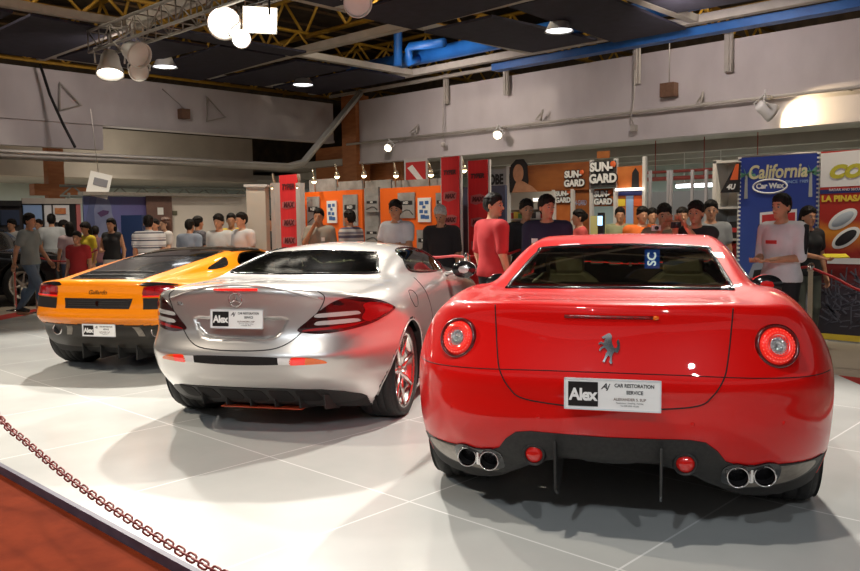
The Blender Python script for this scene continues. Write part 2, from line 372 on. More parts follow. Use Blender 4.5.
# ---------------------------------------------------------------- car kit
def wheel(parent, x, y, R, width, rr, side, spokes=10, rimmat=None, style='twin', steer=0, back=False):
    """rim is the part; tyre, brake disc and caliper are its pieces. side = +1 right"""
    rimmat = rimmat or M_rim
    b = MB(); w2 = width/2; T = Matrix.Rotation(0, 4, 'Z')
    # barrel, lip
    b.lathe([(rr-.012, w2-.012), (rr+.004, w2-.004), (rr+.012, w2), (rr+.012, w2-.012), (rr-.015, w2-.03), (rr-.03, w2-.09), (rr-.035, -w2+.02), (rr+.006, -w2)], n=48, axis='x')
    b.lathe([(0, w2-.028), (.045, w2-.03), (.062, w2-.04), (.065, w2-.09), (0, w2-.09)], n=24, axis='x')
    for k in range(spokes):
        a = 2*PI*k/spokes
        for s in ((-1, 1) if style == 'twin' else (0,)):
            a1 = a+s*.10; a0 = a+s*.30
            p0 = Vector((w2-.045, .05*math.cos(a0), .05*math.sin(a0))); p1 = Vector((w2-.035, .55*rr*math.cos(a+s*.13), .55*rr*math.sin(a+s*.13))); p2 = Vector((w2-.02, (rr-.004)*math.cos(a1), (rr-.004)*math.sin(a1)))
            hw = .012 if style == 'twin' else .018
            b.tube([p0, p1, p2], [hw*1.3, hw, hw*.95], 8, flat=1.0)
    if side < 0: b.v = [(-p[0], p[1], p[2]) for p in b.v]
    o = b.build('wheel', rimmat, parent); o.location = (x-side*w2, y, R); o.rotation_euler = (.3, 0, steer)
    t = MB(); r2 = R
    t.lathe([(rr+.004, w2-.004), (rr+.02, w2+.004), (R*.82+rr*.18, w2+.008), (R-.03, w2+.002), (R-.010, w2-.012), (R, w2-.035), (R, -w2+.035), (R-.01, -w2+.012), (R-.03, -w2-.002), (R*.8+rr*.2, -w2-.006), (rr, -w2)], n=64, axis='x')
    for gx in (-.3, -.1, .1, .3):            # tread grooves as raised ribs between them
        t.lathe([(R-.001, width*gx-.028), (R+.004, width*gx-.022), (R+.004, width*gx+.022), (R-.001, width*gx+.028)], n=64, axis='x')
    if side < 0: t.v = [(-p[0], p[1], p[2]) for p in t.v]
    t.build('tyre', M_tyre, o)
    d = MB(); d.lathe([(.06, w2-.10), (rr*.72, w2-.10), (rr*.72, w2-.12), (.06, w2-.12)], n=40, axis='x')
    if side < 0: d.v = [(-p[0], p[1], p[2]) for p in d.v]
    d.build('brake_disc', M_disc, o)
    c = MB(); c.lathe([(rr*.55, w2-.08), (rr*.8, w2-.08), (rr*.8, w2-.14), (rr*.55, w2-.14)], n=8, axis='x', a0=.3, a1=1.2)
    if side < 0: c.v = [(-p[0], p[1], p[2]) for p in c.v]
    c.build('brake_caliper', mat('caliper_dark', (.05, .05, .05), .4), o)
    return o
def carcard(root, x, y, z, wd, ht, tilt=0, P=None):
    """dealer card in a clear-edged frame: black square with the shop's name, service text beside"""
    b = MB(); M = Matrix.Translation((x, y, z)) @ Matrix.Rotation(PI/2+tilt, 4, 'X')
    b.box((0, 0, 0), (wd, ht, .008), M=M); pl = b.build('display_plate', M_white, root, .002)
    e = MB(); t = .006
    for (cx, cy, sx, sy) in ((0, ht/2-t/2, wd, t), (0, -ht/2+t/2, wd, t), (-wd/2+t/2, 0, t, ht), (wd/2-t/2, 0, t, ht)): e.box((cx, cy, .004), (sx, sy, .004), M=M)
    e.build('plate_rim', mat('clear_plastic_rim', (.7, .72, .74), .2), pl)
    q = MB(); bs = ht*.84; q.box((-wd/2+ht*.12+bs*.56, 0, .005), (bs*1.1, bs*.92, .002), M=M); q.build('name_square', M_ink, pl)
    X = M @ Matrix.Translation((-wd/2+ht*.12+bs*.56, -.004*ht/.13, .0065))
    text('name_letters', 'Alex', bs*.62, M_white, X, pl, .0005, bold=.0025*ht/.13, sx=.92, spacing=.93)
    cx = wd/2-(wd-bs*1.25)*.5+.002
    def line(s, dy, size, bold=0, m=M_ink, sx=1.0, dx=0, sh=0): text('service_text', s, size, m, M @ Matrix.Translation((cx+dx, dy, .0046)), pl, .0003, bold=bold, sx=sx, shear=sh)
    k = ht/.135
    line('CAR RESTORATION', ht*.30, .021*k, .0006*k, sx=.86, dx=.018*k); line('SERVICE', ht*.09, .021*k, .0006*k, sx=.9, dx=.02*k)
    line('ALEXANDER S. SUP', -ht*.13, .0155*k, .0003*k, mat('brown_ink', (.16, .09, .06), .5), sx=1.0)
    line('Restoration . Detailing . Painting', -ht*.24, .0085*k); line('Tel. 000 0000  Mobile', -ht*.33, .0085*k)
    line('Aj', ht*.26, .034*k, .0008*k, sh=.4, dx=-.102*k)
    return pl
def seat(parent, x, y, z, m, name='seat', headrest=True):
    b = MB(); pr = [(-.23, 0), (.23, 0), (.25, .3), (.22, .52), (.12, .60), (-.12, .60), (-.22, .52), (-.25, .3)]
    b.prism([(x+u, z+v) for u, v in pr], y-.05, y+.07, 'y'); b.box((x, y+.3, z-.02), (.5, .5, .16))
    o = b.build(name, m, parent, .03)
    if headrest:
        h = MB(); h.box((x, y-.01, z+.64), (.24, .09, .14)); h.build('headrest', m, o, .03)
    return o
def steering(parent, x, y, z, r=.18):
    b = MB(); M = Matrix.Translation((x, y, z)) @ Matrix.Rotation(-1.2, 4, 'X')
    b.tube([M @ Vector((r*math.cos(a), r*math.sin(a), 0)) for a in np.linspace(0, 2*PI, 24, endpoint=False)], .014, 8, True)
    for a in (0, PI, -PI/2): b.tube([M @ Vector((0, 0, -.02)), M @ Vector((r*math.cos(a), r*math.sin(a), 0))], .012, 6)
    b.tube([M @ Vector((0, 0, -.03)), M @ Vector((0, 0, -.3))], .03, 8); return b.build('steering_wheel', M_blk, parent)
def make_F(d):
    WT = surf2(d['Wy'], d['Wz'], np.array(d['W'])); TT = surf2(d['Ty'], d['Tx'], np.array(d['T']), True)
    RC = spl(*d['Rz']); RP = surf2(d['RPz'], d['RPx'], np.array(d['RP']), True)
    FC = spl(*d['Fx']); ZB = surf2(d['By'], d['Bx'], np.array(d['B']), True)
    TC = spl(*d['Cy']); WC = spl(*d['Cz']); WCY = spl(*d['Cwy'])
    k1, k2, k3 = d.get('k', (.10, .07, .07)); crown = d.get('crown', .1)
    def F(P):
        x, y, z = np.abs(P[:, 0]), P[:, 1], P[:, 2]; xc = np.minimum(x, 1.05)
        side = x-WT(y, z); top = z-TT(y, xc); a = smax(side, top, k1)
        wc = WC(z)*WCY(y); cab = smax((x-wc)*.9, z-(TC(y)-crown*(x/.6)**2*.6), k3)
        cab = np.maximum(cab, d['Cy'][0][0]-y)
        a = smin(a, cab, d.get('kc', .05))
        rear = RC(z)+RP(z, xc)-y; a = smax(a, rear, k2); a = smax(a, (y-FC(xc))*.8, .1); a = smax(a, ZB(y, xc)-z, .04)
        if 'extra' in d: a = d['extra'](a, x, y, z)
        return a
    return F
def arch(x, y, z, yc, zc, r, xin=.55): return np.maximum(np.sqrt((y-yc)**2+(z-zc)**2)-r, xin-x)
def car_body(d, F, root, M, inner=M_int):
    def full(P):
        x, y, z = np.abs(P[:, 0]), P[:, 1], P[:, 2]; a = F(P)
        c0, c1, cz = d['cavity']; b = np.maximum.reduce([a+.045, cz-z, c0-y, y-c1]); b2 = a
        b2 = np.maximum(b2, -b)
        for (yc, zc, r) in d['arches']: b2 = np.maximum(b2, -arch(x, y, z, yc, zc, r))
        for ax, poly, lim in d['holes']:
            u, v = {'y': (P[:, 0], z), 'x': (y, z), 'z': (P[:, 0], y)}[ax]; pl = np.array(poly); near = (u > pl[:, 0].min()-.1) & (u < pl[:, 0].max()+.1) & (v > pl[:, 1].min()-.1) & (v < pl[:, 1].max()+.1) & (np.abs(a) < .2)
            s = np.full(len(u), .1)
            if near.any(): s[near] = polysdf(poly, u[near], v[near])+.014
            b2 = np.maximum(b2, -np.maximum(s, lim(x, y, z)))
        return b2
    L = d['L']; gx = axis_grid(d['gx']); gx = np.concatenate([-gx[::-1][:-1] if abs(gx[0]) < 1e-9 else -gx[::-1], gx])
    h = gx[len(gx)//2+1]-gx[len(gx)//2]; gx = np.array(gx)
    P, Q, N = nets(full, gx, axis_grid(d['gy']), axis_grid(d['gz']), 3, mirror=True)
    me = net_mesh('body', P, Q, N)
    fo = F(P); inn = (fo < -.006); fi = inn[Q].sum(1) >= 2; cz = P[Q].mean(1); nz = N[Q].mean(1)
    fi |= (nz[:, 2] < -.75) & (cz[:, 2] < .5); fi |= (cz[:, 2] < d.get('darkz', 0)) & (np.abs(cz[:, 0]) < d.get('darkx', 2)) & (cz[:, 1] < d.get('darky', .75))
    mi = fi.astype(np.int32)
    me.materials.append(M); me.materials.append(inner); me.polygons.foreach_set('material_index', mi)
    return link('body', me, None, root)
def arch_lips(d, F, root, M, r=.006):
    for (yc, zc, R) in d['arches']:
        for mi in (False, True):
            uv = [(yc+R*math.cos(a), zc+R*math.sin(a)) for a in np.linspace(-.55, PI+.55, 40)]
            uv = [p for p in uv if p[1] > d.get('lipz', .2)]
            b = MB(); b.tube(onsurf(F, uv, 'x', -.0045, mi), r, 8); b.build('wheel_arch_lip', M, root)
def mirror_part(root, F, yz, m_shell, m_mir, sx=1, z=.98, x=.98, s=1.0):
    """oval door mirror on a stalk"""
    for sg in (-1, 1):
        b = MB(); b.ball((sg*(x+.02), yz, z), (.11*s, .055*s, .075*s), 20, 12); b.tube([(sg*(x-.2), yz+.05, z-.06), (sg*x, yz+.02, z-.01)], [.022, .018], 8)
        o = b.build('door_mirror', m_shell, root)
        g = MB(); g.lathe([(0, -.052*s), (.95*.075*s, -.045*s), (1.02*.075*s, -.035*s)], c=(sg*(x+.02), yz, z), n=24, axis='y'); g.v = [((p[0]-sg*(x+.02))*1.42+sg*(x+.02), p[1], p[2]) for p in g.v]
        g.build('mirror_glass', m_mir, o)
# ================================================================ the red car
def place_car(root, X, Y, yaw):
    p = hall(X, Y); root.location = p; root.rotation_euler = (0, 0, yaw-HT)
def red_car():
    root = thing('sports_car', 'glossy red sports car with round tail lights and a prancing horse badge, nearest the camera', 'car')
    place_car(root, .754, 3.444, -.269); root.location.z = FLOORZ
    d = dict(L=4.66,
        Wy=[0, .25, .55, .85, 1.3, 1.8, 2.4, 3.1, 3.7, 4.2, 4.66], Wz=[.1, .3, .5, .7, .88, 1.05, 1.3],
        W=[[.72, .80, .845, .86, .82, .76, .6], [.82, .90, .935, .945, .90, .84, .7], [.90, .965, .99, .995, .955, .89, .75], [.93, .985, 1.0, 1.0, .965, .90, .75],
           [.90, .94, .955, .955, .925, .86, .7], [.87, .90, .92, .92, .89, .83, .7], [.87, .90, .92, .92, .88, .82, .7], [.89, .92, .94, .94, .89, .82, .7], [.90, .95, .97, .96, .92, .85, .7], [.82, .88, .9, .89, .84, .76, .6], [.5, .6, .65, .62, .55, .45, .3]],
        Ty=[0, .15, .35, .6, .95, 1.5, 2.1, 2.8, 3.3, 3.8, 4.3, 4.66], Tx=[0, .35, .6, .76, .88, 1.0],
        T=[[1.062, 1.058, 1.04, .99, .92, .80], [1.078, 1.075, 1.06, 1.02, .95, .84], [1.07, 1.07, 1.068, 1.055, .99, .87], [1.06, 1.062, 1.075, 1.08, 1.02, .89], [1.04, 1.045, 1.07, 1.085, 1.03, .90],
           [1.0, 1.0, 1.02, 1.03, .99, .90], [.95, .95, .97, .97, .95, .88], [.93, .93, .94, .94, .93, .88], [.9, .9, .91, .94, .94, .88], [.86, .86, .87, .90, .90, .82], [.74, .74, .74, .76, .74, .62], [.56, .56, .54, .5, .45, .4]],
        Rz=([.1, .25, .36, .46, .56, .66, .76, .80, .86, .95, 1.02, 1.08], [.34, .20, .09, .035, .01, .0, -.006, .008, .03, .055, .062, .05]),
        RPz=[.2, .5, .8, 1.05], RPx=[0, .3, .55, .75, .9, 1.0],
        RP=[[0, .015, .06, .15, .30, .48], [0, .012, .05, .14, .30, .50], [0, .02, .065, .16, .33, .55], [0, .03, .10, .22, .42, .65]],
        Fx=([0, .4, .7, .9, 1.05], [4.66, 4.62, 4.45, 4.1, 3.8]),
        By=[0, .25, .6, 1.2, 3.4, 4.4], Bx=[0, .22, .34, .5, .75, 1.0],
        B=[[.36, .36, .33, .24, .235, .36], [.36, .36, .32, .22, .19, .28], [.30, .30, .26, .18, .15, .2], [.15]*6, [.15]*6, [.16]*6],
        Cy=([.15, .45, .75, 1.05, 1.35, 1.6, 1.9, 2.25, 2.6, 3.0, 3.35, 3.7], [.93, 1.02, 1.085, 1.155, 1.222, 1.268, 1.312, 1.336, 1.318, 1.225, 1.09, .93]),
        Cz=([.8, 1.0, 1.06, 1.13, 1.2, 1.28, 1.34], [.86, .80, .755, .70, .66, .615, .56]),
        Cwy=([.1, .5, 1.0, 1.6, 2.2, 3.0, 3.6], [.80, .88, .94, .98, 1.0, .97, .86]),
        darkz=.372, crown=.03, k=(.13, .06, .055), kc=.045,
        arches=[(.955, .36, .385), (3.70, .345, .375)], cavity=(.74, 3.3, .62),
        gx=[(0, .018), (1.08,)], gy=[(-.06, .013), (.5, .018), (1.4, .03), (4.75,)], gz=[(.08, .014), (1.14, .014), (1.4,)])
    rear = [(-.565, 1.088), (-.50, 1.083), (0, 1.086), (.50, 1.083), (.565, 1.088), (.545, 1.15), (.505, 1.235), (.46, 1.262), (0, 1.278), (-.46, 1.262), (-.505, 1.235), (-.545, 1.15)]
    sidew = [(1.3, 1.055), (1.55, 1.15), (1.9, 1.225), (2.3, 1.245), (2.7, 1.16), (3.02, 1.05), (3.1, .995), (2.4, .985), (1.7, .99)]
    wind = [(-.62, 3.3), (-.66, 3.0), (-.52, 2.68), (0, 2.58), (.52, 2.68), (.66, 3.0), (.62, 3.3), (0, 3.42)]
    d['holes'] = [('y', rear, lambda x, y, z: y-1.9), ('x', sidew, lambda x, y, z: .3-x), ('z', wind, lambda x, y, z: .9-z)]
    F = make_F(d)
    # round lamp pockets in the tail
    def Fx(P):
        a = F(P); x, y, z = np.abs(P[:, 0]), P[:, 1], P[:, 2]
        return a
    car_body(d, Fx, root, M_red); arch_lips(d, F, root, M_red)
    g = patch(F, rear, 'y', 'rear_window', M_glass, root, .003, .006, .03)
    fr = MB(); fr.tube(onsurf(F, catmull(rear, 5, True), 'y', .001), .011, 8, True); fr.build('window_seal', M_blk, g)
    for mi in (False, True):
        g = patch(F, sidew, 'x', 'side_window', M_glass, root, .003, .006, .03, mi)
        fr = MB(); fr.tube(onsurf(F, catmull(sidew, 5, True), 'x', .001, mi), .009, 8, True); fr.build('window_seal', M_blk, g)
    patch(F, wind, 'z', 'windscreen', M_glass, root, .003, .006, .04)
    # trunk lid and bumper seams
    seam(F, [[(.515, 1.055), (.505, .95), (.492, .85), (.475, .775), (.43, .70), (.37, .655), (.2, .635), (0, .63)]], 'y', M_gap, root, .003)
    seam(F, [[(0, .787), (.3, .783), (.6, .772), (.85, .762), (.95, .757)]], 'y', M_gap, root, .002)
    # third brake light slot
    b = MB(); b.tube(onsurf(F, [(u, 1.018) for u in np.linspace(-.19, .19, 16)], 'y', -.001), .008, 8); o = b.build('brake_light_strip', mat('dark_red_slot', (.16, .004, .003), .3), root)
    b = MB()
    for u in np.linspace(-.16, .16, 8): b.tube(onsurf(F, [(u-.012, 1.018), (u+.012, 1.018)], 'y', .005), .0035, 6)
    b.build('brake_light_lamps', M_lred, o)
    b = MB(); b.ball(onsurf(F, [(.197, 1.017)], 'y', .004)[0], (.014, .006, .010)); b.build('lock_tab', M_lor, o)
    # tail lights: dark recess ring, red ring, chrome centre
    for mi in (-1, 1):
        uv = np.array([(.69, .893)]); P = onsurf(F, uv, 'y')[0]; N = Vector(unit(grad(F, np.array([list(P)])))[0]); N = (N+Vector((0, -.5, 0))).normalized()
        if mi < 0: P.x *= -1; N.x *= -1
        P = P+N*.014; M = frame_on(P, N)
        b = MB(); b.lathe([(.078, -.03), (.080, .006), (.086, .012), (.093, .010), (.097, -.01), (.092, -.05)], n=48, M=M.to_3x3().to_4x4(), c=P)
        t = b.build('tail_light', mat('dark_red_ring', (.09, .002, .002), .25, coat=1), root)
        b = MB(); b.lathe([(.036, .010), (.050, .020), (.066, .018), (.079, .004), (.079, -.02)], n=48, M=M.to_3x3().to_4x4(), c=P); b.build('red_lens', M_lredlit, t)
        b = MB(); b.lathe([(0, .016), (.02, .014), (.041, .008), (.046, .018), (.05, .018)], n=36, M=M.to_3x3().to_4x4(), c=P)
        for k in range(20):
            a = k*PI/10; b.tube([M @ Vector((.008*math.cos(a), .008*math.sin(a), .018)), M @ Vector((.040*math.cos(a+.2), .040*math.sin(a+.2), .016))], [.002, .0035], 5)
        b.build('chrome_reflector', mat('bright_reflector', (.85, .88, .9), .12, metal=.9), t)
        b = MB()
        for k in range(28):
            a = k*2*PI/28
            for rr in (.057, .070): b.ball(M @ Vector((rr*math.cos(a), rr*math.sin(a), .018 if rr < .06 else .014)), .0032, 6, 4)
        b.build('lens_beads', mat('lens_bead', (1, .12, .08), .1, coat=1, emit=.5, ecol=(1, .1, .06)), t)
    # horse badge: rearing horse in chrome relief
    horse = [(-.5, 6.5), (-3.2, 4.8), (-2.6, 4.0), (-1.4, 4.4), (-2.4, 2.4), (-3.4, 3.0), (-4.6, 2.2), (-4.2, 1.4), (-3.2, 2.0), (-2.2, 1.2), (-3.6, .4), (-4.4, -1.0), (-3.8, -1.2), (-2.8, -.1), (-1.6, .2), (-.6, -1.2), (-1.4, -2.2), (-1.8, -3.8), (-2.6, -5.6), (-1.6, -5.8), (-.9, -4.0), (.1, -2.9),
             (.6, -4.0), (.2, -5.8), (.9, -6.6), (1.6, -6.2), (1.3, -4.4), (1.6, -2.6), (2.4, -1.4), (3.8, -1.8), (4.6, 0), (4.6, 2.4), (4.0, 4.2), (3.2, 3.0), (3.6, 1.2), (3.0, .2), (2.2, .4), (1.4, 2.0), (1.0, 3.8), (1.2, 5.4), (.4, 6.6)]
    hs = [(u*.0098+.004, v*.0098+.885) for u, v in horse]; patch(F, hs, 'y', 'horse_badge', M_chr, root, .008, .012, .012, crv=False)
    carcard(root, .022, -.052, .703, .40, .135, -.02)
    # lower valance and diffuser in dark plastic
    low = [(0, .500), (.20, .503), (.34, .505), (.405, .495), (.455, .455), (.49, .405), (.54, .385), (.70, .380), (.86, .372), (.93, .372), (.90, .31), (.80, .26), (.66, .240), (.50, .243), (.42, .275), (.34, .335), (.25, .363), (.1, .367)]
    outl = low+[(-u, v) for u, v in low[:0:-1]]
    patch(F, outl, 'y', 'rear_diffuser', M_dark, root, .006, .03, .02, crv=False)
    # recessed centre tunnel face and fins
    for s in (-1, 1):
        b = MB(); x = s*.225
        b.add([(x-.006, -.005, .475), (x+.006, -.005, .475), (x-.006, .02, .25), (x+.006, .02, .25), (x-.006, .10, .205), (x+.006, .10, .205), (x-.006, .36, .30), (x+.006, .36, .30), (x-.006, .16, .40), (x+.006, .16, .40)],
              [(0, 2, 4, 6, 8), (1, 9, 7, 5, 3), (0, 1, 3, 2), (2, 3, 5, 4), (4, 5, 7, 6), (6, 7, 9, 8), (8, 9, 1, 0)])
        b.build('diffuser_fin', M_blk if s > 0 else M_dark, root, .003)
    for s in (-1, 1):
        P = onsurf(F, [(s*.325, .392)], 'y')[0]; b = MB(); b.lathe([(.038, .01), (.040, -.006), (.048, -.010), (.052, .0), (.056, .03)], c=(P.x, P.y-.022, P.z), n=32, axis='y'); f = b.build('fog_light', M_dark, root)
        b = MB(); b.lathe([(0, -.012), (.02, -.010), (.036, -.002), (.039, .01)], c=(P.x, P.y-.022, P.z), n=32, axis='y'); b.build('fog_lens', mat('fog_red_lens', (.45, .01, .008), .12, coat=1, emit=.08, ecol=(1, .03, .02)), f)
    # exhausts: a titanium surround with two chrome tips each side
    for s in (-1, 1):
        sr = [(s*(.60+u), .332+v) for u, v in ((-.125, 0), (-.115, .045), (-.07, .062), (0, .050), (.07, .062), (.115, .045), (.125, 0), (.115, -.045), (.07, -.062), (0, -.050), (-.07, -.062), (-.115, -.045))]
        e = patch(F, sr, 'y', 'exhaust', M_blk, root, .009, .01, .02)
        patch(F, [(s*q, v) for q, v in ((.495, .374), (.74, .370), (.88, .364), (.86, .31), (.78, .268), (.66, .252), (.53, .255), (.50, .31))], 'y', 'exhaust_surround', M_tit, e, .0075, .008, .02)
        for k in (-1, 1):
            P = onsurf(F, [(s*.60+k*.056, .330)], 'y')[0]; c = (P.x, P.y, P.z); b = MB()
            b.lathe([(.040, .12), (.040, -.045), (.043, -.052), (.047, -.048), (.047, .12)], c=c, n=32, axis='y'); t = b.build('tail_pipe', M_chr, e)
            b = MB(); b.lathe([(0, .05), (.039, .05), (.0395, -.03)], c=c, n=24, axis='y'); b.build('pipe_bore', M_gap, t)
        b = MB(); b.box((s*.60, onsurf(F, [(s*.6, .33)], 'y')[0].y-.012, .332), (.020, .05, .07)); b.build('pipe_bridge', M_chr, e, .008)
    # parking sensors
    for u in (-.72, -.3, .35, .72):
        P = onsurf(F, [(u, .575)], 'y'); b = MB(); b.ball(P[0], (.010, .003, .010), 12, 6); b.build('parking_sensor', M_red, root)
    for s in (-1, 1):
        wheel(root, s*.965, .955, .355, .305, .262, s, 5); wheel(root, s*.945, 3.70, .345, .25, .258, s, 5)
    b = MB(); b.bb((-.6, 1.3, .16), (.6, 4.2, .3)); b.build('underbody', M_int, root, .02)
    # cabin: seats, steering wheel, shelf, roll hoop tubes seen through the glass
    for s in (-1, 1): seat(root, s*.36, 1.72, .52, M_leather)
    steering(root, -.36, 2.42, .90)
    b = MB(); b.bb((-.62, 2.62, .6), (.62, 2.95, .93)); b.build('dashboard', M_leather, root, .04)
    b = MB(); b.bb((-.60, .85, .80), (.60, 1.35, .90)); b.build('parcel_shelf', M_leather, root, .03)
    b = MB(); b.bb((-.70, 1.2, .42), (.70, 3.0, .47)); b.build('cabin_floor', M_int, root)
    b = MB(); b.bb((.125, 2.30, 1.095), (.225, 2.31, 1.225)); sg = b.build('sign_reflection', mat('reflection_blue_glow', (.02, .12, .5), .4, emit=.35, ecol=(.03, .15, .8)), root)  # glowing panel added in the cabin to imitate a reflection in the glass
    text('reflection_letters', 'SC', .080, mat('reflection_white_glow', (.9, .95, 1), .4, emit=1.6), Matrix.Translation((.175, 2.297, 1.16)) @ Matrix.Rotation(PI/2, 4, 'X') @ Matrix.Rotation(PI/2, 4, 'Z'), sg, .001, bold=.002)  # glowing letters of that imitated reflection
    mirror_part(root, None, 2.78, M_red, M_blk, z=.95, x=.95)
    return root, F
# ================================================================ the silver car
def silver_car():
    root = thing('sports_car', 'silver metallic coupe with wide wedge tail lights, between the orange car and the red car', 'car')
    place_car(root, -1.287, 5.256, -.24); root.location.z = FLOORZ
    d = dict(L=4.656,
        Wy=[0, .25, .55, .95, 1.4, 2.0, 2.6, 3.2, 3.75, 4.2, 4.66], Wz=[.1, .3, .5, .65, .8, .98, 1.2],
        W=[[.66, .71, .73, .74, .70, .64, .5], [.835, .85, .85, .84, .81, .74, .6], [.925, .935, .935, .925, .895, .82, .65], [.90, .945, .955, .957, .93, .85, .65],
           [.88, .92, .935, .935, .90, .83, .65], [.87, .90, .91, .91, .88, .82, .65], [.88, .91, .92, .92, .88, .82, .65], [.9, .93, .94, .94, .89, .82, .65], [.9, .94, .95, .94, .89, .82, .65], [.8, .86, .88, .85, .8, .7, .5], [.3, .4, .4, .35, .3, .2, .1]],
        Ty=[0, .12, .4, .7, 1.0, 1.6, 2.3, 2.9, 3.4, 3.9, 4.4, 4.66], Tx=[0, .3, .5, .68, .82, .97],
        T=[[1.02, 1.008, .975, .93, .86, .76], [1.035, 1.022, .995, .955, .90, .80], [1.036, 1.028, 1.01, .98, .935, .83], [1.03, 1.025, 1.02, 1.0, .96, .86], [1.02, 1.02, 1.015, 1.005, .97, .87],
           [1.0, 1.0, 1.0, .99, .96, .87], [.96, .96, .965, .96, .94, .86], [.95, .95, .95, .95, .93, .86], [.95, .94, .93, .93, .90, .82], [.9, .88, .86, .85, .82, .74], [.72, .70, .68, .66, .62, .55], [.5, .5, .48, .45, .42, .4]],
        Rz=([.1, .22, .34, .42, .5, .58, .63, .70, .80, .90, .98, 1.04], [.42, .27, .13, .055, .02, .0, .025, .062, .075, .07, .06, .045]),
        RPz=[.3, .6, .9], RPx=[0, .25, .45, .62, .78, .95],
        RP=[[0, .015, .06, .15, .33, .72], [0, .015, .06, .14, .31, .68], [0, .02, .07, .16, .33, .70]],
        Fx=([0, .3, .6, .85, 1.05], [4.66, 4.5, 4.3, 4.0, 3.7]),
        By=[0, .3, .7, 1.3, 3.4, 4.4], Bx=[0, .3, .55, .7, .95],
        B=[[.27, .27, .26, .25, .24], [.20, .20, .20, .20, .2], [.13]*5, [.12]*5, [.12]*5, [.15]*5],
        Cy=([.3, .6, .95, 1.25, 1.55, 1.85, 2.2, 2.5, 2.8, 3.1, 3.4], [.88, .96, 1.045, 1.13, 1.20, 1.245, 1.262, 1.25, 1.18, 1.08, .95]),
        Cz=([.8, .98, 1.04, 1.1, 1.16, 1.22, 1.28], [.82, .78, .74, .70, .655, .60, .52]),
        Cwy=([.3, .95, 1.5, 2.1, 2.7, 3.3], [.80, .93, .98, 1.0, .98, .85]),
        darkz=.24, darkx=.74, crown=.10, k=(.10, .055, .06), kc=.05,
        arches=[(.965, .345, .375), (3.665, .34, .37)], cavity=(.95, 3.1, .6),
        gx=[(0, .018), (1.02,)], gy=[(-.06, .014), (.45, .018), (1.5, .03), (4.75,)], gz=[(.06, .016), (1.34,)])
    rear = [(-.605, 1.048), (-.3, 1.050), (0, 1.051), (.3, 1.050), (.605, 1.048), (.59, 1.08), (.52, 1.15), (.47, 1.178), (.42, 1.187), (0, 1.205), (-.42, 1.187), (-.47, 1.178), (-.52, 1.15), (-.59, 1.08)]
    sidew = [(1.72, 1.03), (1.73, 1.12), (1.80, 1.175), (2.0, 1.205), (2.3, 1.20), (2.6, 1.145), (2.85, 1.06), (2.98, .985), (2.4, .985)]
    wind = [(-.6, 3.12), (-.62, 2.85), (-.5, 2.62), (0, 2.55), (.5, 2.62), (.62, 2.85), (.6, 3.12), (0, 3.2)]
    # number plate recess in the boot lid
    rec = [(-.33, .805), (-.30, .815), (0, .818), (.30, .815), (.33, .805), (.30, .74), (.255, .70), (.20, .688), (0, .685), (-.20, .688), (-.255, .70), (-.30, .74)]
    RCf = spl(*d['Rz'])
    def extra(a, x, y, z):
        near = (y < .2) & (z > .6) & (z < .9) & (x < .5)
        if near.any():
            q = polysdf(rec, x[near], z[near]); s = np.full(len(x), 1.0); s[near] = np.maximum(q, y[near]-(.122)); a = smax(a, -s, .022)
        # boot lid stands proud of the wings
        return a
    d['extra'] = extra
    d['holes'] = [('y', rear, lambda x, y, z: y-2.0), ('x', sidew, lambda x, y, z: .3-x), ('z', wind, lambda x, y, z: .9-z)]
    F = make_F(d); d2 = dict(d); d2.pop('extra'); F0 = make_F(d2)
    car_body(d, F, root, M_sil); arch_lips(d, F, root, M_sil)
    g = patch(F, rear, 'y', 'rear_window', glass('olive_car_glass', (.24, .26, .18), .22, rough=.12), root, .003, .006, .03)
    fr = MB(); fr.tube(onsurf(F, catmull(rear, 5, True), 'y', .001), .010, 8, True); fr.build('window_seal', M_blk, g)
    for mi in (False, True):
        g = patch(F, sidew, 'x', 'side_window', M_glass, root, .003, .006, .03, mi)
        fr = MB(); fr.tube(onsurf(F, catmull(sidew, 5, True), 'x', .001, mi), .010, 8, True); fr.build('window_seal', M_blk, g)
    patch(F, wind, 'z', 'windscreen', M_glass, root, .003, .006, .04)
    # boot lid outline: a big shield shape
    lid = [(.52, .995), (.565, .96), (.55, .90), (.50, .82), (.44, .745), (.37, .675), (.28, .632), (.15, .617), (0, .614)]
    seam(F0, [lid], 'y', M_gap, root, .0035)
    seam(F0, [[(.385, .25), (.50, .45), (.56, .75)]][:0], 'y', M_gap, root)
    # raised spoiler lip across the boot
    b = MB(); pts = [(u, 1.035-.095*(abs(u)/.56)**2.2) for u in np.linspace(-.56, .56, 30)]
    b.tube([p+Vector((0, -.004, .0)) for p in onsurf(F0, pts, 'y')], [.004]+[.011]*28+[.004], 8, flat=.8); b.build('spoiler_lip', M_sil, root)
    b = MB(); b.tube([p+Vector((0, -.010, 0)) for p in onsurf(F0, [(u, 1.010) for u in np.linspace(-.155, .155, 12)], 'y')], .010, 8); b.build('brake_light_strip', M_lredlit, root)
    # tail lights: dark glass wedges with light bars
    wedge = [(.40, .742), (.46, .80), (.54, .87), (.62, .925), (.70, .945), (.78, .93), (.84, .90), (.885, .86), (.90, .83), (.86, .79), (.80, .755), (.68, .728), (.55, .715), (.46, .722)]
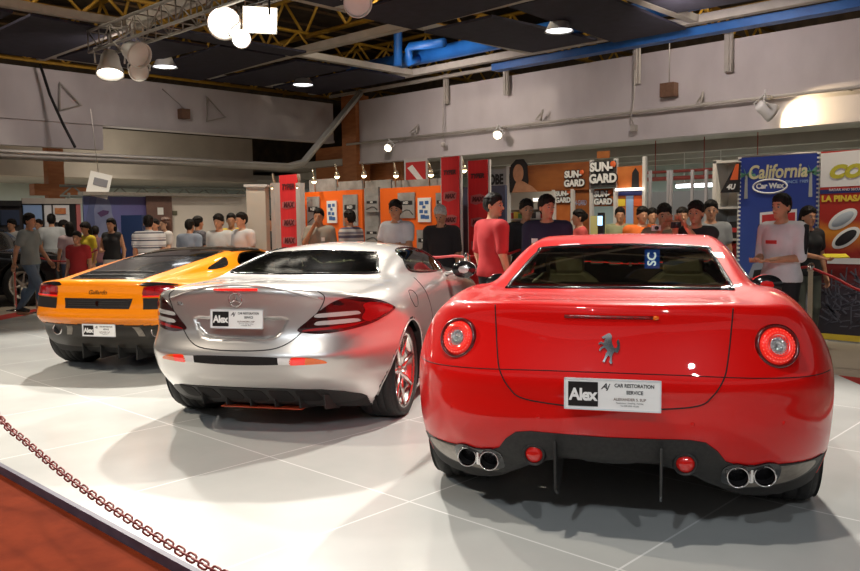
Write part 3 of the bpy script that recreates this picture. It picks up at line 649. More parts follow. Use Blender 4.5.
    for mi in (False, True):
        t = patch(F0, wedge, 'y', 'tail_light', mat('smoked_lens', (.035, .008, .008), .08, coat=1), root, .005, .02, .018, mi)
        patch(F0, [(.80, .775), (.885, .83), (.875, .865), (.80, .900), (.765, .885), (.775, .85), (.76, .80)], 'y', 'red_lens', M_lred, t, .008, .004, .018, mi)
        patch(F0, [(.43, .735), (.50, .735), (.60, .740), (.70, .75), (.78, .775), (.70, .770), (.58, .757), (.47, .748)], 'y', 'lower_lens', M_lred, t, .008, .004, .012, mi)
        for z0 in (.835, .785):
            patch(F0, [(.51, z0-.012), (.52, z0+.010), (.60, z0+.016), (.72, z0+.018), (.75, z0+.006), (.74, z0-.006), (.62, z0-.012)], 'y', 'light_bar', M_lclr, t, .0085, .004, .012, mi)
    # bumper: black grille strip, clear and orange lamps
    slot = [(-.30, .575), (0, .582), (.30, .575), (.31, .545), (.30, .528), (0, .522), (-.30, .528), (-.31, .545)]
    patch(F0, slot, 'y', 'bumper_grille', M_gap, root, .003, .01, .015)
    for mi in (False, True):
        l = patch(F0, [(.30, .573), (.385, .570), (.375, .528), (.30, .528)], 'y', 'reverse_light', mat('clear_white_lens', (.82, .82, .80), .2, coat=1), root, .004, .01, .012, mi, crv=False)
        l = patch(F0, [(.385, .572), (.45, .574), (.52, .566), (.58, .548), (.595, .532), (.56, .528), (.45, .525), (.375, .526)], 'y', 'indicator_light', M_lor, root, .004, .01, .012, mi)
        patch(F0, [(.385, .572), (.45, .574), (.475, .571), (.465, .526), (.375, .526)], 'y', 'red_reflector', M_lredlit, l, .006, .003, .012, mi, crv=False)
    # crease under the lamps and black diffuser
    dif = [(0, .352), (.3, .348), (.52, .335), (.64, .305), (.72, .265), (.74, .24), (.68, .215), (.5, .21), (.3, .21), (0, .21)]
    outl = dif+[(-u, v) for u, v in dif[-2:0:-1]]
    df = patch(F0, outl, 'y', 'rear_diffuser', M_dark, root, .004, .02, .02, crv=False)
    for k, u in enumerate((-.47, -.30, -.12, .06, .24, .42)):
        patch(F0, [(u-.07, .325), (u-.03, .333), (u+.04, .332), (u+.065, .318), (u+.07, .25), (u-.05, .25)], 'y', 'diffuser_opening', M_gap, df, .007, .003, .02, crv=True)
    for u in (-.36, -.18, 0, .18, .36, .54):
        b = MB(); b.add([(u-.004, .21, .30), (u+.004, .21, .30), (u-.004, .23, .20), (u+.004, .23, .20), (u-.006, .5, .15), (u+.006, .5, .15), (u-.006, .5, .25), (u+.006, .5, .25)],
                        [(0, 2, 4, 6), (1, 7, 5, 3), (0, 1, 3, 2), (2, 3, 5, 4), (4, 5, 7, 6), (6, 7, 1, 0)]); b.build('diffuser_fin', M_dark, root)
    b = MB(); b.bb((-.25, .28, .175), (.35, .9, .182)); b.build('underbody_panel', mat('orange_red_panel', (.55, .07, .02), .4), root)
    carcard(root, .01, .045, .832-.048+.035, .375, .125, -.08)
    # three-pointed star in a ring
    P = onsurf(F0, [(0, .952)], 'y')[0]; c = Vector((0, P.y-.012, .945)); b = MB(); R = .045
    b.tube([c+Vector((R*math.cos(a), 0, R*math.sin(a))) for a in np.linspace(0, 2*PI, 32, endpoint=False)], .0045, 8, True)
    for a in (PI/2, PI/2+2*PI/3, PI/2+4*PI/3): b.tube([c, c+Vector((R*math.cos(a), 0, R*math.sin(a)))], [.009, .002], 6)
    b.build('star_badge', M_chr, root)
    text('model_letters', 'SLR', .034, M_chr, Matrix.Translation((-.455, onsurf(F0, [(-.455, .905)], 'y')[0].y-.003, .905)) @ Matrix.Rotation(-.30, 4, 'Z') @ Matrix.Rotation(PI/2, 4, 'X'), root, .002)
    # door, fuel flap and wing seams
    for mi in (False, True):
        pass
    seam(F, [[(1.66, .98), (1.70, .90), (1.75, .75), (1.70, .55), (1.62, .35), (1.62, .2)], [(1.12, .86), (1.20, .91), (1.32, .90), (1.36, .85), (1.28, .79), (1.16, .80), (1.12, .86)]], 'x', M_gap, root, .003)
    for s in (-1, 1):
        wheel(root, s*.893, .965, .343, .275, .266, s, 7, mat('turbine_rim', (.8, .77, .74), .22, metal=1), 'single'); wheel(root, s*.945, 3.665, .335, .245, .25, s, 7, mat('turbine_rim', (0, 0, 0)), 'single')
    b = MB(); b.bb((-.6, 1.3, .15), (.6, 4.2, .26)); b.build('underbody', M_int, root, .02)
    for s in (-1, 1): seat(root, s*.36, 1.75, .42, M_seatd)
    steering(root, -.36, 2.45, .84); steering
    b = MB(); b.bb((-.6, 2.62, .55), (.6, 2.9, .88)); b.build('dashboard', M_seatd, root, .04)
    b = MB(); b.bb((-.58, 1.0, .70), (.58, 1.5, .82)); b.build('parcel_shelf', mat('tan_shelf', (.018, .016, .011), .9), root, .03)
    b = MB(); b.bb((-.68, 1.3, .38), (.68, 2.9, .43)); b.build('cabin_floor', M_int, root)
    mirror_part(root, None, 2.70, M_sil, M_blk, z=.985, x=.98, s=1.05)
    return root, F
# ================================================================ the orange car
def orange_car():
    root = thing('sports_car', 'orange wedge-shaped sports car with black engine cover, furthest left of the three cars', 'car')
    place_car(root, -3.145, 7.648, -.255); root.location.z = FLOORZ
    d = dict(L=4.3,
        Wy=[0, .2, .5, .85, 1.3, 2.0, 2.6, 3.2, 3.7, 4.3], Wz=[.1, .3, .48, .65, .80, .95, 1.15],
        W=[[.68, .78, .83, .84, .81, .72, .5], [.76, .85, .89, .90, .87, .78, .55], [.86, .92, .945, .945, .92, .83, .6], [.90, .94, .955, .955, .93, .85, .6],
           [.88, .92, .935, .935, .90, .80, .6], [.87, .89, .90, .90, .87, .78, .6], [.87, .9, .91, .91, .87, .78, .6], [.88, .92, .93, .92, .86, .75, .5], [.85, .9, .9, .87, .8, .7, .5], [.5, .6, .55, .5, .4, .3, .2]],
        Ty=[0, .15, .4, .8, 1.2, 1.8, 2.4, 3.0, 3.5, 4.0, 4.3], Tx=[0, .35, .55, .72, .86, .98],
        T=[[.905, .903, .895, .875, .83, .75], [.915, .912, .905, .89, .85, .78], [.94, .94, .925, .905, .875, .81], [.95, .95, .94, .925, .895, .83], [.95, .95, .945, .925, .88, .82],
           [.92, .92, .91, .89, .85, .8], [.88, .88, .87, .86, .84, .78], [.82, .82, .81, .82, .80, .72], [.72, .72, .72, .73, .71, .62], [.58, .58, .57, .56, .52, .45], [.45]*6],
        Rz=([.1, .25, .38, .48, .53, .65, .80, .92], [.36, .20, .10, .06, .0, .0, .02, .05]),
        RPz=[.3, .6, .9], RPx=[0, .3, .5, .7, .85, .96], RP=[[0, .01, .04, .12, .24, .45], [0, .01, .035, .11, .23, .44], [0, .01, .04, .12, .25, .46]],
        Fx=([0, .4, .7, .9, 1.05], [4.3, 4.2, 4.05, 3.8, 3.5]),
        By=[0, .3, .8, 3.2, 4.0], Bx=[0, .4, .6, .95], B=[[.24, .24, .24, .25], [.19, .19, .19, .19], [.13]*4, [.12]*4, [.14]*4],
        Cy=([.0, .15, .5, .9, 1.3, 1.65, 2.0, 2.35, 2.7, 3.1, 3.4], [.885, .925, .985, 1.045, 1.10, 1.142, 1.165, 1.155, 1.07, .93, .80]),
        Cz=([.7, .88, .95, 1.02, 1.08, 1.13, 1.18], [.80, .73, .69, .64, .585, .53, .45]),
        Cwy=([.0, .3, .8, 1.4, 2.0, 2.8, 3.4], [.72, .80, .90, .97, 1.0, .97, .85]),
        darkz=.49, crown=.03, k=(.06, .045, .04), kc=.035, arches=[(.80, .335, .36), (3.36, .325, .35)], cavity=(1.55, 3.1, .5),
        gx=[(0, .022), (1.02,)], gy=[(-.06, .018), (.4, .025), (1.5, .035), (4.4,)], gz=[(.06, .018), (1.25,)])
    rear = [(-.40, .15), (0, .13), (.40, .15), (.44, .7), (.47, 1.2), (.46, 1.62), (0, 1.66), (-.46, 1.62), (-.47, 1.2), (-.44, .7)]
    quarter = [(.98, .985), (1.25, 1.045), (1.42, 1.075), (1.40, 1.02), (1.30, .98), (1.05, .965)]
    sidew = [(1.62, .98), (1.75, 1.09), (2.05, 1.115), (2.35, 1.10), (2.7, .99), (2.95, .90), (2.3, .90)]
    wind = [(-.56, 3.05), (-.58, 2.75), (-.45, 2.52), (0, 2.45), (.45, 2.52), (.58, 2.75), (.56, 3.05), (0, 3.15)]
    d['holes'] = [('x', sidew, lambda x, y, z: .3-x), ('z', wind, lambda x, y, z: .8-z)]
    F = make_F(d); car_body(d, F, root, M_org); arch_lips(d, F, root, M_org)
    ec = patch(F, rear, 'z', 'engine_cover', M_blk, root, .004, .01, .03, crv=False)
    for k in range(2):
        y = .25+.16*k; b = MB(); b.tube(onsurf(F, [(u, y) for u in np.linspace(-.36, .36, 8)], 'z', .012), .012, 6, flat=.5); b.build('cover_louvre', M_dark, ec)
    patch(F, [(-.45, 1.25), (.45, 1.25), (.44, 1.62), (-.44, 1.62)], 'z', 'rear_window', mat('black_glass', (.01, .01, .01), .05, coat=1), root, .008, .004, .03, crv=False)
    patch(F, [(-.52, 1.68), (.52, 1.68), (.55, 2.3), (.45, 2.42), (-.45, 2.42), (-.55, 2.3)], 'z', 'roof_panel', mat('dark_roof', (.03, .022, .015), .15, coat=1), root, .003, .004, .03, crv=False)
    for mi in (False, True):
        patch(F, quarter, 'x', 'quarter_window', M_blk, root, .003, .006, .02, mi)
        patch(F, sidew, 'x', 'side_window', M_dglass, root, .003, .006, .03, mi)
    patch(F, wind, 'z', 'windscreen', M_dglass, root, .003, .006, .04)
    for mi in (False, True):
        t = patch(F, [(.475, .765), (.46, .80), (.47, .858), (.56, .872), (.66, .87), (.78, .862), (.84, .84), (.835, .768), (.7, .765)], 'y', 'tail_light', mat('dark_red_lens', (.22, .004, .008), .1, coat=1), root, .004, .012, .018, mi, crv=False)
        patch(F, [(.465, .765), (.462, .778), (.84, .780), (.838, .768)], 'y', 'red_light_strip', M_lredlit, t, .007, .004, .015, mi, crv=False)
        for u in (.53, .61, .69): patch(F, [(u-.03, .80), (u-.028, .848), (u+.028, .848), (u+.03, .80)], 'y', 'lamp_cell', M_lred, t, .007, .004, .012, mi)
        patch(F, [(.47, .755), (.84, .757), (.825, .655), (.475, .652)], 'y', 'side_vent', M_gap, root, .003, .01, .018, mi, crv=False)
        patch(F, [(.43, .875), (.48, .90), (.62, .895), (.75, .878), (.7, .870), (.5, .865)], 'y', 'corner_vent', M_blk, root, .004, .006, .012, mi)
    gr = patch(F, [(-.37, .752), (.37, .752), (.335, .655), (-.36, .655)], 'y', 'rear_grille', M_gap, root, .003, .01, .018, crv=False)
    for z in (.68, .70, .72): b = MB(); b.tube(onsurf(F, [(u, z+.003) for u in np.linspace(-.33, .33, 10)], 'y', .003), .003, 5); b.build('grille_bar', M_dark, gr)
    P = onsurf(F, [(0, .70)], 'y')[0]; b = MB()
    bull = [(-.014, .022), (-.004, .03), (.006, .026), (.012, .03), (.018, .018), (.012, .010), (.016, 0), (.012, -.012), (.014, -.026), (.006, -.02), (0, -.026), (-.006, -.016), (-.016, -.02), (-.012, -.004), (-.018, .006)]
    b.prism([(u, .70+v) for u, v in bull], P.y-.008, P.y-.002, 'y'); b.build('bull_badge', M_chr, root)
    text('script_letters', 'Gallardo', .058, mat('dark_script', (.12, .05, .01), .3), Matrix.Translation((0, onsurf(F, [(0, .808)], 'y')[0].y-.003, .808)) @ Matrix.Rotation(PI/2, 4, 'X'), root, .0015, shear=.35)
    low = [(0, .498), (.5, .496), (.74, .492), (.86, .49), (.88, .40), (.84, .32), (.7, .27), (.4, .26), (0, .262)]
    patch(F, low+[(-u, v) for u, v in low[-2:0:-1]], 'y', 'rear_diffuser', mat('brown_black_plastic', (.018, .014, .010), .4), root, .004, .02, .02, crv=False)
    for s in (-1, 1):
        P = onsurf(F, [(s*.545, .435)], 'y')[0]; b = MB(); b.lathe([(.042, .08), (.042, -.02), (.048, -.028), (.054, -.02), (.054, .08)], c=(P.x, P.y, P.z), n=28, axis='y'); t = b.build('tail_pipe', M_chr, root)
        b = MB(); b.lathe([(0, .02), (.042, .02)], c=(P.x, P.y-.02, P.z), n=20, axis='y'); b.build('pipe_bore', M_gap, t)
        patch(F, [(s*.33, .485), (s*.40, .485), (s*.43, .39), (s*.37, .39)], 'y', 'diffuser_strut', M_tit, root, .010, .006, .015, crv=False)
    for u in (-.3, -.1, .1, .3):
        b = MB(); b.bb((u-.006, .16, .15), (u+.006, .5, .32)); b.build('diffuser_fin', M_dark, root)
    carcard(root, .008, .005, .45, .36, .118)
    for s in (-1, 1):
        wheel(root, s*.945, .80, .335, .295, .25, s, 5); wheel(root, s*.935, 3.36, .325, .235, .24, s, 5)
    b = MB(); b.bb((-.6, 1.2, .14), (.6, 3.9, .26)); b.build('underbody', M_int, root, .02)
    for s in (-1, 1): seat(root, s*.34, 1.85, .35, M_seatd, headrest=False)
    mirror_part(root, None, 2.5, M_org, M_blk, z=.95, x=.96, s=.95)
    return root, F
FLOORZ = 0.0
# ================================================================ placing things in the hall
SP, CP = math.sin(CPIT), math.cos(CPIT)
def ray(u, v):
    X, Y = u-430, v-285.5; c, s = math.cos(CROL), math.sin(CROL); x = c*X-s*Y; y = s*X+c*Y; up = -y/815
    d = (x/815, CP+up*SP, up*CP-SP); h = hall(d[0], d[1]); return Vector((h[0], h[1], d[2]))
def at(u, v, x=None, y=None, z=None, D=None):
    """the place in the hall seen at this point, on the plane x=, y=, z= or at depth D"""
    r = ray(u, v)
    if x is not None: t = x/r.x
    elif y is not None: t = y/r.y
    elif z is not None: t = (z-CH)/r.z
    else: t = D/(r.x*math.sin(HT)+r.y*math.cos(HT))
    return Vector((r.x*t, r.y*t, CH+r.z*t))
def struct(o): o['kind'] = 'structure'; return o
# ---------------------------------------------------------------- people
SKIN = noisy('skin', (.46, .22, .12), (.54, .27, .155), 12, .5); SKIN2 = noisy('light_skin', (.60, .34, .21), (.66, .38, .25), 12, .5)
HAIR = noisy('black_hair', (.006, .005, .004), (.014, .010, .008), 60, .6, .4, spec=.2); HAIRG = noisy('grey_hair', (.42, .41, .38), (.6, .58, .55), 60, .7, .4, spec=.2); HAIRB = noisy('brown_hair', (.06, .02, .01), (.10, .04, .02), 60, .5, .4)
def cap(P, a, b, r0, r1=None):
    r1 = r0 if r1 is None else r1; a = np.array(a, float); b = np.array(b, float); d = b-a; w = P-a
    t = np.clip((w@d)/(d@d+1e-12), 0, 1); return np.linalg.norm(w-t[:, None]*d, axis=1)-(r0+(r1-r0)*t)
def ell(P, c, r):
    r = np.array(r, float); q = (P-np.array(c))/r; k = np.linalg.norm(q, axis=1); return (k-1)*r.min()*np.where(k < 1, 1, 1)
ARMS = {'down': ((.225, -.03, 1.12), (.24, .04, .87)), 'crossed': ((.23, .06, 1.14), (-.09, .23, 1.16)), 'front': ((.22, .02, 1.12), (.09, .27, 1.10)),
        'camera': ((.19, .17, 1.22), (.06, .30, 1.47)), 'mouth': ((.21, .13, 1.19), (.05, .17, 1.44)), 'hips': ((.31, -.06, 1.15), (.17, .05, 1.0)),
        'reach': ((.20, .16, 1.16), (.10, .42, 1.12)), 'back': ((.23, -.1, 1.13), (.21, -.16, .9)), 'swing': ((.23, .06, 1.12), (.23, .2, .92))}
PN = [0]
def person(label, u, vtop, D, yaw, top, trousers, la='down', ra='down', sleeve=.55, hair=None, hairstyle='short', legs='stand', skirt=False, female=False, skin=None, head=0, tilt=0,
           group=None, collar=None, bag=None, z0=0.0, logo=None, hold=None, fat=1.0, neck=None, shoes=None, stripe=False):
    skin = skin or SKIN; hair = hair or HAIR; PN[0] += 1
    p = at(u, vtop, D=D)
    if p.y > 7.9 or p.x < -15.5: z0 = -.06
    H = p.z-z0; S = H/1.745; g = 1.45 if D > 11.5 else 1.0
    root = thing('person', label, 'person', (p.x, p.y, z0), math.radians(yaw)-HT, group); root.scale = (S, S, S)
    sw = (.165 if female else .185)*fat
    def side(a, s): return [(s*q[0], q[1], q[2]) for q in a]
    A = {1: side(ARMS[ra], 1), -1: side(ARMS[la], -1)}
    L = {1: ((.095, 0, .90), (.105, .02, .49), (.11, -.02, .085)), -1: ((-.095, 0, .90), (-.105, .02, .49), (-.11, -.02, .085))}
    if legs == 'walk': L = {1: ((.09, 0, .90), (.10, .20, .52), (.10, .24, .10)), -1: ((-.09, 0, .90), (-.10, -.04, .49), (-.10, -.30, .13))}
    if legs == 'relax': L = {1: ((.095, 0, .90), (.13, .06, .49), (.17, .05, .085)), -1: ((-.095, 0, .90), (-.105, .02, .49), (-.11, -.02, .085))}
    hr = math.radians(head); ch, sh = math.cos(hr), math.sin(hr); tl = math.radians(tilt)
    hc = np.array((0, .02, 1.60)); ct, st = math.cos(tl), math.sin(tl)
    R = np.array(((ch, -sh, 0), (sh, ch, 0), (0, 0, 1)))@np.array(((1, 0, 0), (0, ct, st), (0, -st, ct)))
    def hp(P): return (P-hc)@R            # head-local coordinates
    w = .94 if female else 1.0
    def torso(P, o=0.0):
        a = smin(ell(P, (0, 0, .95), (.165*fat+o, .115*fat+o, .13+o)), ell(P, (0, .0, 1.10), (.148*w*fat+o, .108*fat+o, .17+o)), .06)
        a = smin(a, ell(P, (0, 0, 1.28), (.178*w*fat+o, .118*fat+o, .17+o)), .06)
        a = smin(a, cap(P, (-sw+.03, -.01, 1.395), (sw-.03, -.01, 1.395), .058+o), .06)
        if female: a = smin(smin(a, ell(P, (.07, .09, 1.29), (.06+o, .05+o, .06+o)), .03), ell(P, (-.07, .09, 1.29), (.06+o, .05+o, .06+o)), .03)
        return a
    def arm(P, s, o=0.0, upto=2.0):
        E, W = A[s]; sh_ = (s*sw, -.01, 1.385); f = min(upto, 1.0); e1 = tuple(sh_[i]+(E[i]-sh_[i])*f for i in range(3))
        a = cap(P, sh_, e1, .052*w+o, .052*w-(.012*f)+o)
        if upto > 1.0:
            f = min(upto-1, 1.0); w1 = tuple(E[i]+(W[i]-E[i])*f for i in range(3)); a = smin(a, cap(P, E, w1, .040*w+o, .040*w-.013*f+o), .02)
        return a
    def leg(P, s, o=0.0, bot=1.0):
        h, k, a_ = L[s]; a = smin(cap(P, h, k, .085*fat+o, .056+o), cap(P, k, a_, .055+o, .038+o), .03)
        return smin(a, ell(P, ((k[0]+a_[0])/2, (k[1]+a_[1])/2-.02, (k[2]*.62+a_[2]*.38)), (.052+o, .055+o, .12)), .03)
    def headF(P):
        q = hp(P); a = smin(ell(q, (0, -.005, .035), (.076, .094, .095)), ell(q, (0, .022, -.035), (.056, .066, .082)), .03)
        a = smin(a, cap(q, (0, .088, .012), (0, .108, -.022), .009, .014), .012)                    # nose
        a = smin(a, cap(q, (-.028, .080, .026), (.028, .080, .026), .012), .012)                   # brow
        for s in (-1, 1):
            a = smax(a, -ell(q, (s*.032, .098, .008), (.017, .014, .011)), .008)                    # eye sockets
            a = smin(a, ell(q, (s*.078, -.008, .0), (.010, .018, .030)), .008)                    # ears
        a = smin(a, ell(q, (0, .078, -.052), (.024, .014, .009)), .008)                          # mouth
        return smin(a, ell(q, (0, .070, -.088), (.022, .018, .016)), .014)                       # chin
    def body(P):
        a = torso(P)
        a = smin(a, cap(P, (0, -.012, 1.38), (0, .008, 1.53), .058, .050), .04)
        a = smin(a, headF(P), .018)
        for s in (-1, 1):
            a = smin(a, arm(P, s), .035); a = smin(a, leg(P, s), .03)
            k = L[s][2]; a = smin(a, cap(P, (k[0], k[1]-.02, .05), (k[0], k[1]+.14, .035), .040, .032), .03)
        return a
    ext = np.array([q for s in (-1, 1) for q in list(A[s])+list(L[s])]+[(-sw, -.16, 0), (sw, .16, 1.4)])
    x0, x1 = ext[:, 0].min()-.1, ext[:, 0].max()+.1; y0, y1 = min(ext[:, 1].min(), -.12)-.09, max(ext[:, 1].max()+.09, .22)
    f = .0085*g; c = .02*g
    hx = .115; hy0, hy1 = -.13, .17
    P, Q, N = nets(body, axis_grid([(x0, c), (-hx, f), (hx, c), (x1,)]), axis_grid([(y0, c), (hy0, f*1.2), (hy1, c), (y1,)]), axis_grid([(-.03, c), (1.44, f), (1.78,)]), 3)
    me = net_mesh('body', P, Q, N); b = MB()
    for s in (-1, 1):                      # hands: palm, four unequal fingers, thumb from the side of the palm
        E, W = Vector(A[s][0]), Vector(A[s][1]); d = (W-E).normalized(); side_ = Vector((0, 0, 1)).cross(d)
        side_ = side_.normalized() if side_.length > .2 else Vector((1, 0, 0)); n_ = d.cross(side_).normalized()
        pose = la if s < 0 else ra
        if pose in ('down', 'swing', 'back'): side_, n_ = Vector((0, 1, 0)), Vector((-s, 0, 0))
        pc = W+d*.045; rb = [W-d*.02, W+d*.02, W+d*.05, W+d*.085]
        b.tube(rb, [.026, .030, .036, .030], 10, flat=.5) if abs(side_.z) < .5 and False else None
        for k in range(5):                 # palm built of side by side rods so it stays flat
            o_ = side_*((k-2)*.0155); b.tube([W-d*.015+o_*.6, W+d*.04+o_, W+d*.082+o_], [.014, .015, .011], 7)
        for k, ln in enumerate((.058, .070, .074, .064)):
            o_ = side_*((k-1.5)*.019); q0 = W+d*.078+o_; q1 = q0+d*ln*.5-n_*.008*(1 if s > 0 else 1)+n_*.0; q2 = q1+d*ln*.35+n_*.022; q3 = q2+d*ln*.15+n_*.020
            b.tube([q0, q1, q2, q3], [.0098, .0092, .0082, .006], 7)
        t0 = W+d*.02+side_*.03; b.tube([t0, t0+side_*.026+d*.028+n_*.01, t0+side_*.030+d*.056+n_*.02], [.012, .0105, .008], 7)
    hm = bmesh.new(); hm.from_mesh(me); tmp = b.mesh('h'); hm.free()
    nb = len(me.vertices)
    V = np.concatenate([P, np.array(b.v)]); F2 = [tuple(q) for q in Q.tolist()]+[tuple(i+nb for i in f_) for f_ in b.f]
    me2 = bpy.data.meshes.new('body'); me2.from_pydata(V.tolist(), [], F2); me2.polygons.foreach_set('use_smooth', np.ones(len(F2), bool)); me2.update(); bpy.data.meshes.remove(me); bpy.data.meshes.remove(tmp)
    bo = link('body', me2, skin, root)
    # face: eyes and mouth
    def hl(x, y, z): return Vector((R@np.array((x, y, z))+hc).tolist())
    if D < 10.6:
        for s in (-1, 1):
            e = MB(); e.ball(hl(s*.031, .081, .008), .0115, 10, 6); e.build('eye', mat('eye_white', (.34, .31, .29), .4), bo)
            e = MB(); e.tube([hl(s*.014, .090, .030), hl(s*.030, .091, .036), hl(s*.046, .080, .029)], [.003, .0045, .002], 5); e.build('eyebrow', hair, bo)
            e = MB(); e.ball(hl(s*.031, .0875, .008), .0075, 8, 5); link('iris', e.mesh('iris'), mat('dark_iris', (.012, .008, .006), .2), bo)
        e = MB(); e.tube([hl(-.022, .084, -.052), hl(-.01, .092, -.050), hl(.01, .092, -.050), hl(.022, .084, -.052)], [.002, .0048, .0048, .002], 6); e.build('lips', mat('lips', (.34, .10, .08), .5), bo)
    # hair
    def hairF(P):
        q = hp(P); ph = PN[0]*1.7
        c1 = (q[:, 1]-.02)*.75+(.012-q[:, 2]); c2_ = (q[:, 1]+.026+.25*np.minimum(0, q[:, 2]+.01)); ct_ = smin(c1, c2_, .02)+.004*np.sin(q[:, 0]*90+ph)+.003*np.sin(q[:, 0]*190+ph*2)
        ct_ = smax(ct_, -.068-q[:, 2]+.003*np.sin(q[:, 0]*130), .008)
        th = .002+(.017+.004*math.sin(ph))*np.clip(-ct_/.045, 0, 1)**.7*(1-.55*np.clip((np.abs(q[:, 0])-.035)/.04, 0, 1)*(q[:, 2] < .085))+.0025*np.sin(q[:, 0]*120+ph)*np.sin(q[:, 1]*110)
        a = smax(smin(ell(q, (0, -.005, .035), (.077, .095, .096)), ell(q, (0, .022, -.035), (.056, .066, .082)), .03)-th, ct_, .006)
        if hairstyle in ('long', 'bob'):
            zl = -.26 if hairstyle == 'long' else -.10
            bk = smin(ell(q, (0, -.05, -.02), (.088, .062, .13)), ell(q, (0, -.07, zl*.6), (.075, .045, -zl*.75+.05)), .04); bk = smax(bk, (q[:, 1]-.025), .01); a = smin(a, bk, .03)
        if hairstyle == 'tail': a = smin(a, ell(q, (0, -.115, .03), (.03, .035, .05)), .02)
        return a
    hb = axis_grid([(-.12, f*1.3), (.12,)])
    P2, Q2, N2 = nets(hairF, hb, axis_grid([(-.19, f*1.3), (.15,)]), axis_grid([(1.26 if hairstyle == 'long' else 1.40, f*1.3), (1.79,)]), 2)
    link('hair', net_mesh('hair', P2, Q2, N2), hair, root)
    # shirt
    hem = .88 if not skirt else .93
    def shirtF(P, o=.016):
        a = torso(P, o); a = smin(a, cap(P, (0, -.012, 1.38), (0, .008, 1.53), .058+o*.7, .050+o*.7), .04)
        for s in (-1, 1):
            a = smin(a, arm(P, s, o+.004, sleeve), .035) if sleeve > 0 else a
            h, k, _ = L[s]; a = smin(a, cap(P, h, tuple(h[i]+(k[i]-h[i])*.3 for i in range(3)), .085*fat+o+.004, .080+o+.012), .05)
        a = np.maximum(a, P[:, 2]-np.where(P[:, 1] > 0, 1.470-P[:, 1]*.45, 1.475)); return np.maximum(a, hem-P[:, 2])
    c2 = .017*g
    P3, Q3, N3 = nets(shirtF, axis_grid([(x0, c2), (x1,)]), axis_grid([(y0, c2), (y1,)]), axis_grid([(hem-.04, c2), (1.50,)]), 2)
    so = link('shirt', net_mesh('shirt', P3, Q3, N3), top, root)
    def trF(P, o=.013):
        a = torso(P, o-.004); a = np.maximum(a, P[:, 2]-1.0)
        for s in (-1, 1): a = smin(a, leg(P, s, o), .03)
        lo = .07 if not skirt else .52
        return np.maximum(np.maximum(a, lo-P[:, 2]), P[:, 2]-.99)
    P4, Q4, N4 = nets(trF, axis_grid([(min(x0, -.22)*.9, c2*1.1), (max(x1, .22)*.9,)]), axis_grid([(y0, c2*1.1), (y1,)]), axis_grid([(.03, c2*1.1), (1.03,)]), 2)
    link('shorts' if skirt else 'trousers', net_mesh('trousers', P4, Q4, N4), trousers, root)
    b = MB()
    for s in (-1, 1):
        k = L[s][2]; zz = k[2]-.085; b.tube([(k[0], k[1]-.05, .045+zz), (k[0], k[1], .05+zz), (k[0]*1.05, k[1]+.08, .042+zz), (k[0]*1.08, k[1]+.17, .034+zz)], [.035, .047, .045, .026], 10)
    b.build('shoes', shoes or mat('dark_shoe', (.02, .018, .016), .4), root)
    if logo:                                # small printed marks on the chest
        for (lx, lz, lw, lh, lm) in logo:
            uv = [(lx-lw/2, lz-lh/2), (lx+lw/2, lz-lh/2), (lx+lw/2, lz+lh/2), (lx-lw/2, lz+lh/2)]
            patch(lambda P: torso(P, .014), uv, 'y', 'chest_print', lm, so, .004, .002, .02, crv=False, rng=(.3, -.1))
    if stripe:
        for s in (-1, 1):
            E = A[s][0]; S0 = Vector((s*sw, -.01, 1.385)); dd = Vector(E)-S0; o_ = Vector((s*.045, 0, .018)); b = MB()
            b.tube([Vector((s*.085, -.01, 1.425)), Vector((s*(sw-.04), -.01, 1.432)), S0+o_+Vector((0, 0, .012)), S0+dd*.45+o_, S0+dd*.92+o_*.75], [.022, .036, .038, .036, .030], 10); b.build('shoulder_stripe', mat('black_cloth', (0, 0, 0)), so)
    if collar:
        b = MB(); b.tube([(.055, .045, 1.452), (.062, 0, 1.478), (.045, -.055, 1.482), (-.045, -.055, 1.482), (-.062, 0, 1.478), (-.055, .045, 1.452)], .014, 6, flat=1.0); b.build('collar', collar, so)
    return root
def cloth(n, c, r=.85): return noisy(n, tuple(v*.9 for v in c), c, 9, r, .15)
# ================================================================ the hall
M_floor = noisy('hall_floor_grey', (.30, .26, .21), (.36, .31, .25), 2.2, .45)
M_red_carpet = noisy('dark_red_carpet', (.30, .012, .008), (.38, .02, .012), 60, .9, .3)
M_or_carpet = noisy('orange_red_carpet', (.12, .015, .003), (.16, .022, .005), 7, .95, .25, spec=.1)
M_wallw = noisy('bulkhead_white', (.50, .45, .44), (.57, .52, .51), 1.4, .8, .1, stretch=(1, 1, .5))
M_wallb = noisy('mezzanine_beige', (.44, .39, .33), (.5, .45, .38), 1.5, .8)
M_soff = noisy('soffit_grey', (.38, .36, .32), (.46, .43, .39), 1.2, .8)
M_mint = noisy('pale_green_wall', (.50, .58, .55), (.56, .63, .60), .8, .7)
M_navy = noisy('navy_ceiling_panel', (.020, .018, .034), (.028, .025, .045), 5, .85, .1)
M_beam = noisy('ceiling_beam_grey', (.40, .36, .31), (.46, .42, .37), 4, .6)
M_yel = noisy('yellow_steel', (.42, .22, .02), (.55, .30, .03), 5, .6)
M_blue = noisy('blue_duct', (.008, .085, .32), (.012, .12, .42), 3, .45)
M_roof = noisy('dark_roof_deck', (.05, .035, .022), (.09, .06, .035), 3, .9, .2)
M_wood = noisy('orange_brown_panel', (.34, .11, .03), (.42, .15, .045), 2.5, .6, stretch=(1, 1, 6))
M_alu = noisy('truss_aluminium', (.30, .27, .24), (.36, .33, .29), 20, .45, metal=.4)
M_steel = mat('stanchion_chrome', (.75, .73, .7), .15, metal=1)
def slab(name, a, b, m, bevel=0, kind=True):
    B = MB(); B.bb(a, b); o = B.build(name, m, None, bevel)
    return struct(o) if kind else o
